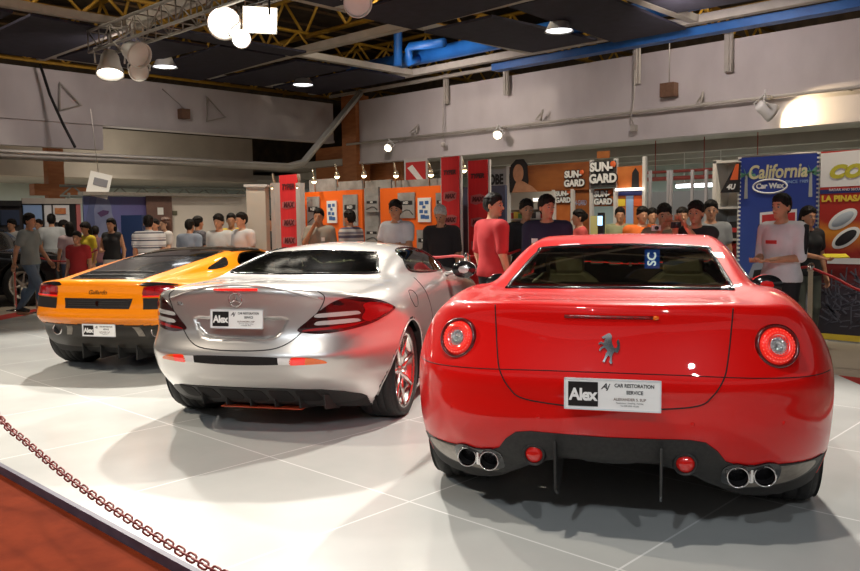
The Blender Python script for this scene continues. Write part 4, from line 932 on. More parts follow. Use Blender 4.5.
# floors
slab('floor', (-32, -14, -.5), (14, 27, -.062), M_floor)
def flat(name, pts, z0, z1, m):
    B = MB(); B.prism(pts, z0, z1, 'z'); return struct(B.build(name, m))
# white show platform laid from 4 ft panels
m = mat('white_platform_panels', (.74, .75, .72), .10, spec=.5); n, l, b = nodes(m)
tc = n.new('ShaderNodeTexCoord'); sx = n.new('ShaderNodeSeparateXYZ'); l.new(tc.outputs['Object'], sx.inputs[0]); outs = []
for ax, off in ((0, -1.695), (1, 2.89)):
    s = n.new('ShaderNodeMath'); s.operation = 'SUBTRACT'; s.inputs[1].default_value = off-1.225*20; l.new(sx.outputs[ax], s.inputs[0])
    q = n.new('ShaderNodeMath'); q.operation = 'DIVIDE'; q.inputs[1].default_value = 1.225; l.new(s.outputs[0], q.inputs[0])
    fr = n.new('ShaderNodeMath'); fr.operation = 'FRACT'; l.new(q.outputs[0], fr.inputs[0])
    ab = n.new('ShaderNodeMath'); ab.operation = 'SUBTRACT'; ab.inputs[1].default_value = .5; l.new(fr.outputs[0], ab.inputs[0])
    a2 = n.new('ShaderNodeMath'); a2.operation = 'ABSOLUTE'; l.new(ab.outputs[0], a2.inputs[0])
    g = n.new('ShaderNodeMath'); g.operation = 'GREATER_THAN'; g.inputs[1].default_value = .4955; l.new(a2.outputs[0], g.inputs[0]); outs.append(g)
mx = n.new('ShaderNodeMath'); mx.operation = 'MAXIMUM'; l.new(outs[0].outputs[0], mx.inputs[0]); l.new(outs[1].outputs[0], mx.inputs[1])
nz = n.new('ShaderNodeTexNoise'); nz.inputs['Scale'].default_value = 1.3; nz.inputs['Detail'].default_value = 6; l.new(tc.outputs['Object'], nz.inputs[0])
r = n.new('ShaderNodeValToRGB'); r.color_ramp.elements[0].color = (.53, .535, .515, 1); r.color_ramp.elements[1].color = (.59, .595, .57, 1); r.color_ramp.elements[0].position = .35; r.color_ramp.elements[1].position = .6; l.new(nz.outputs[0], r.inputs[0])
mc = n.new('ShaderNodeMixRGB'); l.new(mx.outputs[0], mc.inputs[0]); l.new(r.outputs[0], mc.inputs[1]); mc.inputs[2].default_value = (.85, .85, .83, 1); l.new(mc.outputs[0], b.inputs['Base Color'])
rr = n.new('ShaderNodeMapRange'); rr.inputs[3].default_value = .16; rr.inputs[4].default_value = .30; l.new(nz.outputs[0], rr.inputs[0]); l.new(rr.outputs[0], b.inputs['Roughness'])
PLAT = [(-13.05, 4.05), (-11.2, 1.72), (5.5, 1.72), (5.5, -1.2+.6), (5.6, -1.0), (2.2, 2.2), (-2.07, 7.46), (-2.46, 7.94), (-16.0, 7.94)]
PLAT = [(-11.25, 1.72), (3.5, 1.72), (2.7, 1.75), (-2.46, 7.94), (-16.1, 7.94)]
pf = flat('floor_platform', PLAT, -.058, 0.0, m)
B = MB(); trim_m = noisy('grey_violet_trim', (.07, .065, .10), (.10, .09, .13), 9, .5)
B.bb((-11.3, 1.69, -.060), (3.5, 1.718, .003)); struct(B.build('trim_platform', trim_m))
flat('floor_red_carpet', [(-14.6, 8.06), (-2.0, 8.06), (3.6, 1.5), (3.0, 1.4), (-2.3, 7.72), (-2.6, 7.9), (-14.6, 7.9)], -.0595, -.045, M_red_carpet)
flat('floor_red_strip', [(-11.5, 1.5), (-12.0, 1.5), (-17.0, 8.06), (-16.3, 8.06)], -.0595, -.045, M_red_carpet)
flat('floor_orange_carpet', [(-13, -13), (8, -13), (8, 1.688), (-13, 1.688)], -.0597, -.046, M_or_carpet)
# right-hand bulkhead over the stands, its soffit and the wall behind
B = MB(); B.bb((-19.6, 16.9, 3.28), (6, 17.2, 5.12)); B.bb((-19.6, 16.86, 3.2), (6, 17.2, 3.28)); struct(B.build('wall_right', M_wallw))
slab('ceiling_right', (-26, 17.2, 3.25), (12, 25, 3.45), M_soff)
for k, y in enumerate((18.6, 20.6, 22.6)): slab('trim_%d' % (k+1), (-26, y, 3.0), (12, y+.28, 3.25), M_soff)
slab('wall_back', (-26, 24.6, -.06), (12, 24.9, 3.25), M_mint)
slab('wall_upper_right', (-28, 25, 3.2), (12, 25.2, 8.2), M_roof)
# left-hand bulkhead
B = MB(); B.bb((-20.3, -6, 3.95), (-20.0, 16.7, 5.12)); B.bb((-20.36, -6, 3.9), (-19.96, 16.7, 3.97)); struct(B.build('wall_left', M_wallw))
p = at(104, 150, x=-20.0); B = MB(); B.bb((-20.28, -6, 3.3), (-20.02, p.y, 3.92)); struct(B.build('wall_left_lower_panel', M_wallw))
B = MB(); B.bb((-24.3, -6, 2.9), (-24.0, 16.4, 4.3)); B.bb((-24.4, -6, 2.82), (-23.8, 16.4, 2.92)); struct(B.build('wall_far_left', M_wallb))
slab('ceiling_left', (-31, -8, 2.95), (-24.3, 25, 3.1), M_soff); slab('wall_outer_left', (-31, -8, -.06), (-30.7, 25, 3.0), M_mint)
slab('wall_upper_left', (-28.2, -8, 3.1), (-28, 25.2, 8.2), M_roof)
slab('ceiling', (-28, -13, 8.0), (13, 25.2, 8.2), M_roof)
# orange-brown corner column and the panel below the beam
B = MB(); a, b_ = at(343, 130, y=16.8), at(357, 130, y=16.8); B.bb((a.x, 16.75, -.06), (b_.x, 17.3, 5.3)); struct(B.build('column_corner', M_wood))
B = MB(); a, b_ = at(317, 160, y=17.6), at(402, 186, y=17.6); B.bb((a.x, 17.55, -.06), (b_.x, 17.7, 3.9))
for z in (1.4, 2.6, 3.5): B.bb((a.x, 17.53, z), (b_.x, 17.56, z+.02))
struct(B.build('wall_wood_panel', M_wood))
B = MB(); a = at(46, 160, x=-22.5); b_ = at(62, 160, x=-22.5); B.bb((-22.7, a.y, -.06), (-22.4, b_.y, 3.7)); a2, b2 = at(44, 184, x=-22.5), at(94, 196, x=-22.5); B.bb((-22.72, a2.y-.3, b2.z), (-22.38, b2.y, a2.z)); struct(B.build('column_left', M_wood))
# ceiling grid of grey beams 4 m apart
ZC = 5.3
for k, y in enumerate((-8, -4.1, -.1, 3.9, 7.86, 11.9, 15.83)): slab('beam_long', (-20.0, y-.10, ZC), (9, y+.10, ZC+.16), M_beam)
for k, x in enumerate((-19.6, -15.6, -11.7, -7.6, -3.6, .4, 4.4, 8.4)): slab('beam_cross', (x-.09, -8, ZC+.01), (x+.09, 15.83, ZC+.15), M_beam)
slab('beam_edge_right', (-20, 16.55, ZC-.02), (9, 16.67, ZC+.06), M_beam)
# navy acoustic panels hung inside the grid; some bays are open
XS = [-19.6, -15.6, -11.7, -7.6, -3.6, .4, 4.4, 8.4]; YS = [-8, -4.1, -.1, 3.9, 7.86, 11.9, 15.83]
rnd = random.Random(4); openb = {(1, 5), (1, 4), (3, 5), (1, 3), (3, 3)}
labs = {}
def pan(i, j, half, x0, y0, x1, y1, tilt=0):
    t = tag(None or bpy.data.objects.new('ceiling_panel', None), None) if False else None
    B = MB(); cx, cy = (x0+x1)/2, (y0+y1)/2; M = Matrix.Translation((cx, cy, ZC-.03)) @ Matrix.Rotation(tilt, 4, 'X' if (i+j) % 2 else 'Y')
    B.box((0, 0, 0), (x1-x0, y1-y0, .05), M=M); o = B.build('ceiling_panel', M_navy); return struct(o)
for i in range(7):
    for j in range(6):
        if (i, j) in openb: continue
        x0, x1, y0, y1 = XS[i]+.15, XS[i+1]-.15, YS[j]+.15, YS[j+1]-.15
        if i < 1 or (i+j) % 3 == 0: pan(i, j, 0, x0, y0, x1, y0+1.7, .02); pan(i, j, 1, x0, y0+2.0, x1, y1, -.02)
        else: pan(i, j, 0, x0, y0, x0+1.75, y1, .03); pan(i, j, 1, x0+2.15, y0, x1, y1, -.03)
pan(1, 4, 0, -15.45, 8.1, -14.9, 11.7, 0); pan(3, 5, 0, -7.4, 12.1, -5.9, 14.6, .03)
# yellow roof steel above the grid
def girder(name, a, b, h, m, n, r=.07, w=0.0):
    B = MB(); a, b = Vector(a), Vector(b); up = Vector((0, 0, h)); B.tube([a, b], r, 4); B.tube([a+up, b+up], r, 4)
    for k in range(n):
        p, q = a.lerp(b, k/n), a.lerp(b, (k+1)/n); md = p.lerp(q, .5); B.tube([p, md+up], r*.7, 4); B.tube([md+up, q], r*.7, 4)
    return struct(B.build(name, m))
for k, y in enumerate((0, 5.5, 10.6, 14.2, 20)): girder('beam_roof_truss', (-27, y, 6.5), (12, y, 6.5), 1.1, M_yel, 22)
for k, x in enumerate((-24, -18, -13.4, -9, -4.5, 0)): girder('beam_roof_purlin', (x, -8, 6.05), (x, 24, 6.05), .5, M_yel, 30, .055)
B = MB()
for k in range(26): B.tube([(-28+k*1.6, -8, 7.85), (-28+k*1.6, 24, 7.85)], .05, 4)
struct(B.build('beam_roof_ribs', noisy('brown_roof_ribs', (.16, .09, .04), (.22, .13, .06), 3, .8)))
# blue ducts
def duct(name, pts, r): B = MB(); B.tube(pts, r, 16); return B.build(name, M_blue)
tag(duct('air_duct', [(-17.5, 15.3, 5.62), (-3, 15.3, 5.62), (8, 15.3, 5.62)], .19), 'thick round blue air duct running along above the ceiling grid', 'duct')
tag(duct('air_duct', [at(398, 66, y=14.9), at(398, 34, y=14.9), Vector((at(398, 34, y=14.9).x, 14.9, 7.95))], .11), 'short upright blue pipe in the open ceiling bay beside the bent one', 'duct')
tag(duct('air_duct', [Vector((at(409, 64, y=14.8).x, 15.25, 5.6)), at(409, 62, y=14.8), at(409, 50, y=14.8), at(411, 46.5, y=14.8), at(444, 42.5, y=14.8)], .11), 'bent blue pipe turning sideways in the open ceiling bay', 'duct')
B = MB(); B.bb((-13.2, 16.2, 5.17), (9, 16.5, 5.34)); tag(B.build('cable_tray', M_blue), 'long flat blue tray along the top of the right bulkhead', 'tray')
B = MB(); B.bb((-6.9, 12.4, 5.85), (6, 13.2, 6.2)); tag(B.build('air_duct', M_blue), 'flat rectangular blue duct seen through the open bay at upper right', 'duct')
# grey steel rail hung below the left bulkhead, kinked up at its right end
def kink():
    q = [at(-30, 150, x=-18.6), at(0, 154, x=-18.6), at(150, 160.5, x=-18.6), at(288, 167, x=-18.6), at(303, 163, x=-18.6), at(330, 130, x=-18.6), at(361, 92, x=-18.6)]
    q.insert(0, Vector((-18.6, -5, q[0].z)))
    B = MB(); B.tube(q, .12, 4, flat=.9); B.tube([p+Vector((.14, 0, .05)) for p in q], .03, 6); return B.build('hanging_rail', noisy('rail_pale_grey', (.60, .56, .50), (.66, .62, .56), 3, .5))
tag(kink(), 'long grey steel rail hung across the left side, bent upward at the corner', 'rail')
# rail with small lamps on the right bulkhead
B = MB(); pr = [at(u, v, y=16.75) for u, v in ((347, 145), (490, 128), (620, 113), (740, 101), (860, 89))]; zr = sum(p.z for p in pr)/len(pr)
B.tube([(-19.4, 16.72, zr), (5.5, 16.72, zr)], .035, 8)
for k in range(16): B.bb((-18.5+k*1.5-.02, 16.74, zr-.03), (-18.5+k*1.5+.02, 16.9, zr+.03))
tag(B.build('lighting_rail', M_beam), 'thin pale pipe fixed along the right bulkhead, carrying small lamps', 'rail')
M_lampb = mat('lamp_body_white', (.7, .68, .65), .4); M_lampd = mat('lamp_body_dark', (.06, .055, .05), .4)
def glow(n, s, c=(1, .93, .8)): return mat(n, c, .5, emit=s, ecol=c)
G_hot = glow('lamp_glow_hot', 6, (1, .93, .78)); G_mid = glow('lamp_glow', 7, (1, .88, .62)); G_small = glow('bulb_glow', 9, (1, .72, .35)); G_tube = glow('tube_glow', 6, (.85, .95, 1))
def floodlight(label, p, tgt, s=.3, group=None):
    t = thing('floodlight', label, 'lamp', p, 0, group); M = (Vector(tgt)-Vector(p)).to_track_quat('-Z', 'Y').to_matrix().to_4x4()
    B = MB(); B.add([tuple(M @ Vector(q)) for q in ((-.35*s, -.25*s, 0), (.35*s, -.25*s, 0), (.35*s, .25*s, 0), (-.35*s, .25*s, 0), (-.55*s, -.42*s, -.35*s), (.55*s, -.42*s, -.35*s), (.55*s, .42*s, -.35*s), (-.55*s, .42*s, -.35*s))],
               [(0, 1, 2, 3), (0, 4, 5, 1), (1, 5, 6, 2), (2, 6, 7, 3), (3, 7, 4, 0)]); B.build('housing', M_lampb, t)
    B = MB(); B.add([tuple(M @ Vector(q)) for q in ((-.5*s, -.38*s, -.31*s), (.5*s, -.38*s, -.31*s), (.5*s, .38*s, -.31*s), (-.5*s, .38*s, -.31*s))], [(0, 1, 2, 3)]); B.build('lens', G_hot, t)
    B = MB(); B.tube([(-.58*s, 0, 0), (-.58*s, 0, .5*s), (.58*s, 0, .5*s), (.58*s, 0, 0)], .02, 6); B.build('bracket', M_lampd, t)
    return t
def parcan(label, p, tgt, s=.2, on=True, body=None, g=None, wall=False, rod=0):
    t = thing('stage_light', label, 'lamp', p); M = (Vector(tgt)-Vector(p)).to_track_quat('-Z', 'Y').to_matrix().to_4x4()
    B = MB(); R = M.to_3x3().to_4x4(); B.lathe([(.0, .9*s), (.45*s, .85*s), (.62*s, .5*s), (.72*s, -.1*s), (.92*s, -.62*s), (.96*s, -.95*s), (.9*s, -.93*s), (.86*s, -.62*s)], n=24, M=R); B.build('housing', body or M_lampb, t)
    B = MB(); B.lathe([(0, -.66*s), (.5*s, -.70*s), (.88*s, -.66*s)], n=24, M=R); B.build('lens', g or (G_hot if on else M_white), t)
    B = MB(); B.tube([R @ Vector((.98*s, 0, 0)), R @ Vector((1.05*s, 0, .8*s))+Vector((0, 0, .3*s)), Vector((0, 0, 1.5*s)), R @ Vector((-1.05*s, 0, .8*s))+Vector((0, 0, .3*s)), R @ Vector((-.98*s, 0, 0))], .018, 6)
    B.tube([(0, 0, 1.45*s), (0, 0, 2.0*s)], .02, 6); 
    if wall: B.tube([(0, 0, 1.45*s), (0, 16.9-p[1], 1.45*s)], .02, 6)
    elif rod: B.tube([(0, 0, 1.4*s), (0, 0, rod-p[2])], .022, 6)
    B.build('yoke', M_lampb, t); return t
# lighting truss along the ceiling beam
t = thing('lighting_truss', 'square aluminium lighting truss carrying white stage lamps at upper left', 'truss', (0, 7.4, 4.80))
B = MB(); x0, x1 = at(98, 38, y=7.4).x, 6.0; s = .20
for dy in (-s, s):
    for dz in (0, 2*s): B.tube([(x0, dy, dz), (x1, dy, dz)], .030, 8)
B.build('main_tubes', M_alu, t); B = MB(); n_ = 46
for k in range(n_):
    xa, xb = x0+(x1-x0)*k/n_, x0+(x1-x0)*(k+1)/n_
    for dy in (-s, s): B.tube([(xa, dy, 0), (xb, dy, 2*s)] if k % 2 else [(xa, dy, 2*s), (xb, dy, 0)], .014, 5); B.tube([(xa, dy, 0), (xa, dy, 2*s)], .014, 5)
    for dz in (0, 2*s): B.tube([(xa, -s, dz), (xa, s, dz)], .014, 5)
B.build('lacing', M_alu, t)
T0 = at(110, 230, D=14.6)+Vector((0, 0, -1))
for lab, u, v, s, D, tg, on in (('round white stage lamp glowing at the left end of the truss', 110, 63, .27, 16.1, T0, True), ('white stage lamp turned sideways beside the leftmost glowing lamp', 133, 52, .25, 15.6, hall(3, 9), False),
        ('small white stage lamp hanging below the sideways one', 139, 70, .19, 15.2, hall(-2, 5), False), ('large round stage lamp glowing beside the square floodlight', 223, 19, .28, 13.6, hall(-.5, 5), True),
        ('small tilted stage lamp just under the square floodlight', 240, 37, .16, 13.2, hall(1, 4), True), ('white stage lamp cut by the top edge above the ceiling opening', 356, 0, .2, 11.5, hall(1, 3), False)):
    p = at(u, v, y=7.4+(.12 if 'small' in lab else -.1 if 'sideways' in lab else 0)); parcan(lab, p, tg, s, on, rod=4.85)
floodlight('square floodlight blazing at the top beside the large round lamp', at(259, 18, y=7.35), hall(.3, 3.2, 0), .46)
for lab, u, v, tg in (('small white lamp on the right bulkhead rail, leftmost of the two over the stands', 389, 147, (-14, 9, 0)), ('small white lamp on the right bulkhead rail above the orange fascia', 498, 134, (-9, 9, 0))):
    parcan(lab, at(u, v, y=16.55), tg, .12, True, g=G_mid, wall=True)
pf_ = at(765, 109, y=16.35); parcan('bright lamp washing the right bulkhead with warm light', pf_, Vector(pf_)+Vector((.9, 1.0, -.75)), .19, True, wall=True)
spot('wall_wash', pf_+Vector((.16, .1, -.12)), pf_+Vector((1.1, 1.2, -.35)), 130, 95, .4, (1, .80, .48), .05)
# round downlights in the navy panels
for lab, u, v in (('round white downlight glowing above the right of the hall', 559, 31), ('round white downlight nearest the corner column', 303, 85), ('round white downlight behind the leftmost truss lamps', 165, 67)):
    p = at(u, v, z=5.1); t = thing('downlight', lab, 'lamp', p, 0, 'round downlights in the navy panels')
    B = MB(); B.lathe([(.12, .30), (.27, .0), (.29, -.01), (.25, .01)], n=32); B.build('shade', M_lampb, t)
    B = MB(); B.lathe([(0, .02), (.2, .02), (.262, .015)], n=32); B.build('diffuser', glow('downlight_glow', 5, (.95, .97, 1)), t)
# hangers on the bulkheads
hg = 0
for lab, u, v0, v1, dx in (('upright steel hanger at the bulkhead top, left of the four', 446, 74, 104, .14), ('upright steel hanger above the orange fascia of the bulkhead', 506, 64, 95, .14), ('upright steel hanger beside the brown speaker box', 637, 42, 84, .15), ('upright steel hanger near the top right of the bulkhead', 729, 30, 72, .16)):
    a, b_ = at(u, v0, y=16.78), at(u, v1, y=16.78); B = MB(); B.bb((a.x-dx*.5, 16.74, b_.z), (a.x+dx*.5, 16.82, a.z)); B.bb((a.x-dx*.2, 16.70, b_.z), (a.x+dx*.2, 16.75, a.z)); o = B.build('steel_hanger', M_beam); tag(o, lab, 'bracket', 'steel hangers on the right bulkhead')
for lab, u, v, pl in (('small brown speaker box hung on the right bulkhead', 669, 90, 'y'), ('small brown speaker box hung on the left bulkhead', 184, 114, 'x')):
    p = at(u, v, y=16.75) if pl == 'y' else at(u, v, x=-19.88); t = thing('speaker_box', lab, 'speaker', p, 0, 'brown wall speakers'); B = MB()
    B.box((0, 0, 0), (.34, .22, .30) if pl == 'y' else (.22, .26, .26)); B.build('case', noisy('speaker_brown', (.14, .07, .035), (.18, .09, .05), 20, .6), t, .01)
    B = MB(); B.tube([(0, 0, .15), (0, 0, 1.0) if pl == 'y' else (0, -.6, .6)], .012, 6); B.build('cord', M_beam, t)
for lab, pts, pl in (('triangular steel bracket at the far left of the left bulkhead', ((60, 83), (60, 110), (81, 105)), 'x'), ('triangular steel bracket right of the brown speaker on the left bulkhead', ((207, 97), (207, 121), (225, 117)), 'x'),
                     ('small triangular bracket on the right bulkhead near the two small lamps', ((410, 133), (418, 125), (416, 134)), 'y'), ('small triangular bracket on the right bulkhead between the small lamps and the brown box', ((536, 120), (543, 110), (541, 120)), 'y'), ('small triangular bracket on the right bulkhead left of the warm lamp', ((697, 104), (703, 92), (701, 104)), 'y')):
    q = [at(u, v, y=16.72) if pl == 'y' else at(u, v, x=-19.9) for u, v in pts]; B = MB(); B.tube(q, .035, 4, True); tag(B.build('wall_bracket', M_beam), lab, 'bracket', 'triangular wall brackets')
B = MB(); B.tube([at(40, 64, x=-19.7), at(50, 95, x=-19.6), at(62, 122, x=-19.2), at(75, 147, x=-18.7)], .035, 6); tag(B.build('cable', mat('black_cable', (.012, .01, .01), .6)), 'thick black cable slanting down the left bulkhead to the rail', 'cable')
B = MB(); B.tube([at(635, 70, y=16.7), at(634, 95, y=16.68), at(631, 118, y=16.7), at(634, 126, y=16.7)], .016, 6); p = at(634, 128, y=16.7); B.bb((p.x-.06, 16.64, p.z-.07), (p.x+.06, 16.76, p.z+.07)); tag(B.build('cable', M_beam), 'thin grey cable with small box hanging down the right bulkhead', 'cable')
B = MB(); B.tube([at(443, 100, y=16.72), at(443, 140, y=16.72)], .014, 6); p = at(443, 145, y=16.7); B.lathe([(.0, .08), (.06, .06), (.07, -.03), (0, -.07)], c=p, n=12); tag(B.build('cable', M_beam), 'straight thin cord with round end hanging on the right bulkhead', 'cable')
p = at(99, 185, D=17.5); t = thing('hanging_sign', 'tilted white hanging sign above the left booths', 'sign', p, .3-HT); B = MB(); B.box((0, 0, 0), (.44, .05, .52), M=Matrix.Rotation(.25, 4, 'Y')); B.build('board', M_white, t)
B = MB(); B.box((.02, -.03, .06), (.28, .01, .16), M=Matrix.Rotation(.25, 4, 'Y')); B.build('picture', mat('grey_print', (.25, .25, .28), .5), t); B = MB(); B.tube([(0, 0, .25), (-.1, 0, 1.6)], .01, 5); B.build('cord', M_beam, t)
# red plastic chain between posts just outside the left front corner
cy = 1.30
ch = [at(u, v, y=cy) for u, v in ((-8, 411), (0, 418), (25, 441), (60, 471), (95, 497), (135, 523), (175, 548), (215, 571), (235, 583))]
ch = [ch[0]+Vector((-1.0, 0, .50)), ch[0]+Vector((-.5, 0, .22))]+ch[1:-1]+[ch[-1], at(290, 640, D=2.4), at(330, 680, D=1.9)]

slab('wall_front', (-28, -13.3, -.06), (13, -13, 3.4), noisy('dim_wall', (.16, .13, .11), (.24, .2, .17), .8, .8)); slab('wall_side', (13, -13, -.06), (13.3, 25, 3.4), noisy('dim_wall', (0, 0, 0), (0, 0, 0)))
# ---------------------------------------------------------------- chain, stanchions and ropes
M_chain = noisy('dark_red_plastic', (.20, .022, .020), (.26, .035, .03), 30, .4)
def chain(pts, wire=.0040, pitch=.036):
    q = catmull(pts, 40); P = [Vector(p) for p in q]; B = MB(); acc = 0; k = 0; last = P[0]
    L = [0]
    for a, b in zip(P, P[1:]): L.append(L[-1]+(b-a).length)
    def pos(s):
        i = min(max(np.searchsorted(L, s)-1, 0), len(P)-2); return P[i].lerp(P[i+1], (s-L[i])/max(L[i+1]-L[i], 1e-9))
    n = int(L[-1]/pitch)
    for k in range(n):
        c, d = pos((k+.5)*pitch), (pos((k+1)*pitch)-pos(k*pitch)).normalized(); sd = d.cross(Vector((0, 0, 1))).normalized(); up = sd.cross(d)
        w_ = (sd*.8+up*.6) if k % 2 else (up*.8-sd*.6); hl, hw = pitch*.72, .0125
        B.tube([c+d*(hl-hw)+w_*hw*.0+d*hw if False else c+d*x*1.0+w_*y for x, y in [(hl-hw+hw*math.sin(a), hw*math.cos(a)) for a in np.linspace(0, PI, 6)]+[(-(hl-hw)-hw*math.sin(a), -hw*math.cos(a)) for a in np.linspace(0, PI, 6)]], wire, 6, True)
    return B.build('plastic_chain', M_chain)
tag(chain(ch), 'dark red plastic chain sagging along the near left edge of the white platform', 'chain')
def chainpost(p, lab):
    t = thing('chain_post', lab, 'post', (p.x, p.y, -.05)); B = MB(); B.lathe([(0, 0), (.15, 0), (.15, .02), (.03, .04), (.022, .05), (.022, p.z+.05), (.035, p.z+.06), (.03, p.z+.10), (0, p.z+.11)], n=24); B.build('pole', M_chain, t)
chainpost(ch[0], 'dark red chain post standing out of frame beyond the left end of the chain'); chainpost(ch[-1], 'dark red chain post standing out of frame beyond the right end of the chain')
def stanchion(lab, u, vt, D, rz=0):
    p = at(u, vt, D=D); z0 = 0 if False else -.06; t = thing('stanchion', lab, 'post', (p.x, p.y, z0)); H = p.z-z0
    B = MB(); B.lathe([(0, 0), (.16, 0), (.16, .012), (.04, .035), (0, .04)], n=28); B.build('base', M_steel, t)
    B = MB(); B.lathe([(.025, .03), (.025, H-.09), (.034, H-.085), (.034, H-.02), (.020, H-.01), (.022, H), (0, H+.004)], n=20); B.build('pole', M_steel, t); return p
M_rope = mat('red_rope', (.42, .012, .015), .55)
def rope(lab, pts, r=.014, m=None):
    B = MB(); B.tube([Vector(p) for p in catmull(pts, 10)], r, 8); tag(B.build('barrier_rope', m or M_rope), lab, 'rope')
sr = stanchion('chrome barrier post in front of the blue banner, beside the red car', 811, 263, 8.4)
sm_ = stanchion('chrome barrier post between the grey-haired man and the silver car mirror', 467, 253, 8.6)
sl = stanchion('chrome barrier post behind the orange car, the taller at the far left', 35, 254, 13.9)
sl2 = stanchion('chrome barrier post at the far left beside the walking man', 13, 255, 14.4)
rope('red rope from the right chrome post out of frame to the right', [sr+Vector((0, 0, -.05)), at(835, 278, D=8.2), at(862, 291, D=8.0), at(900, 296, D=7.8)])
rope('red rope drooping left from the right chrome post behind the red car', [sr+Vector((0, 0, -.05)), at(800, 268, D=8.6), at(770, 279, D=8.8), at(735, 276, D=9.0), at(700, 262, D=9.2)])
rope('red rope sagging towards the red-shirted man from the middle post', [sm_+Vector((0, 0, -.05)), at(480, 256, D=8.7), at(500, 256, D=8.8), at(520, 250, D=9)])
rope('red rope from the middle post behind the silver car roof', [sm_+Vector((0, 0, -.05)), at(455, 256, D=8.7), at(430, 257, D=9), at(400, 250, D=9.2)])
rope('red rope from the left chrome post towards the boy in red', [sl+Vector((0, 0, -.05)), at(55, 261, D=13.6), at(75, 260, D=13.3), at(97, 250, D=13)])
# ---------------------------------------------------------------- booths on the right
def seg(y, u0, u1, v): a, b = at(u0, v, y=y), at(u1, v, y=y); return a.x, b.x
def tx(body, size, m, x, y, z, parent=None, rz=0, **k): return text('lettering', body, size, m, Matrix.Translation((x, y, z)) @ Matrix.Rotation(rz, 4, 'Z') @ Matrix.Rotation(PI/2, 4, 'X'), parent, **k)
def panelbox(B, y, u0, v0, u1, v1, th=.03):
    a, b = at(u0, v0, y=y), at(u1, v1, y=y); B.bb((a.x, y, b.z), (b.x, y+th, a.z)); return a, b
YB = 10.35
def grad_mat(name, stops, axis=2, lo=0, hi=2.2, rough=.5, noise=.0):
    m = mat(name, stops[0][1], rough); n, l, b = nodes(m); tc = n.new('ShaderNodeTexCoord'); s = n.new('ShaderNodeSeparateXYZ'); l.new(tc.outputs['Object'], s.inputs[0])
    mr = n.new('ShaderNodeMapRange'); mr.inputs[1].default_value = lo; mr.inputs[2].default_value = hi; l.new(s.outputs[axis], mr.inputs[0]); r = n.new('ShaderNodeValToRGB')
    while len(r.color_ramp.elements) < len(stops): r.color_ramp.elements.new(.5)
    for e, (p, c) in zip(r.color_ramp.elements, stops): e.position = p; e.color = (*c, 1)
    src = mr.outputs[0]
    if noise:
        nz = n.new('ShaderNodeTexNoise'); nz.inputs['Scale'].default_value = 3.5; nz.inputs['Detail'].default_value = 6; l.new(tc.outputs['Object'], nz.inputs[0]); ad = n.new('ShaderNodeMath'); ad.operation = 'MULTIPLY_ADD'; ad.inputs[1].default_value = noise; l.new(nz.outputs[0], ad.inputs[0]); l.new(src, ad.inputs[2]); src = ad.outputs[0]
    l.new(src, r.inputs[0]); l.new(r.outputs[0], b.inputs['Base Color']); return m
M_bb = grad_mat('blue_banner_print', [(0, (.20, .26, .42)), (.35, (.05, .10, .36)), (1, (.025, .05, .28))], 2, .2, 2.1, .4, .15)
M_rb = grad_mat('red_banner_print', [(0, (.03, .03, .04)), (.33, (.05, .045, .06)), (.42, (.16, .02, .02)), (.55, (.34, .025, .02)), (.66, (.75, .28, .03)), (.72, (.42, .03, .02)), (1, (.5, .03, .02))], 2, 0, 2.15, .4, .1)
M_w = mat('print_white', (.78, .78, .76), .5); M_k = mat('print_black', (.015, .014, .016), .5); M_y = mat('print_yellow', (.75, .55, .05), .5); M_lb = mat('print_light_blue', (.3, .45, .72), .5)
# blue banner
a, b_ = at(740, 158, y=YB), at(819, 152, y=YB); zb = -.04; ztop = a.z; W_ = b_.x-a.x; x0 = a.x
t = thing('banner', 'blue banner with palm trees and California lettering behind the man in a white tee', 'banner', (x0+W_/2, YB, -.06))
def rel(o): return o
B = MB(); B.bb((-W_/2, 0, .06), (W_/2, .02, ztop+.06)); cb = B.build('cloth', M_bb, t)
B = MB()
for s in (-1, 1): B.tube([(s*(W_/2+.02), .02, 0), (s*(W_/2+.02), .02, ztop+.08)], .015, 8)
B.tube([(-W_/2, .02, ztop+.07), (W_/2, .02, ztop+.07)], .015, 8); B.build('frame', M_alu, t)
B = MB()
for k in range(42):
    for s in (-1, 1): B.bb((s*(W_/2)-.018, -.006, .1+k*(ztop/42)), (s*W_/2+.018, .01, .1+k*(ztop/42)+.022))
B.build('lacing', M_w, t)
H_ = ztop+.06
tx('California', .235, mat('print_cream', (.62, .58, .34), .5), -.01*W_, -.004, H_-.20, t, rz=0, shear=.15, bold=.006, sx=.82*W_/1.0 if W_ < 1 else 1.0); tx('Car Wax', .09, M_w, -.1*W_, -.004, H_-.37, t, bold=.004); tx('SINCE 1989', .055, M_lb, .24*W_, -.004, H_-.33, t)
B = MB(); B.tube([(-.1*W_+.21*math.cos(q), -.003, H_-.375+.085*math.sin(q)) for q in np.linspace(0, 2*PI, 24, endpoint=False)], .012, 4, True); B.build('logo_outline', M_w, t)
B = MB()
for s in (-1, 1):
    px = s*W_*.41; B.prism([(px-.022, H_-.52), (px+.022, H_-.52), (px+.014, H_-.22), (px-.014, H_-.22)], -.004, -.001); B.build('palm_trunk_print', mat('palm_trunk', (.4, .42, .4), .5), t); B = MB()
    for a_ in range(7): q = a_*PI/3.4-.1; B.prism([(px, H_-.215), (px+.11*math.cos(q)-.015*math.sin(q), H_-.20+.07*math.sin(q)), (px+.125*math.cos(q), H_-.235+.06*math.sin(q)), (px+.03*math.cos(q), H_-.24)], -.004, -.001)
    B.build('palm_print', mat('palm_print', (.12, .32, .20), .5), t); B = MB()
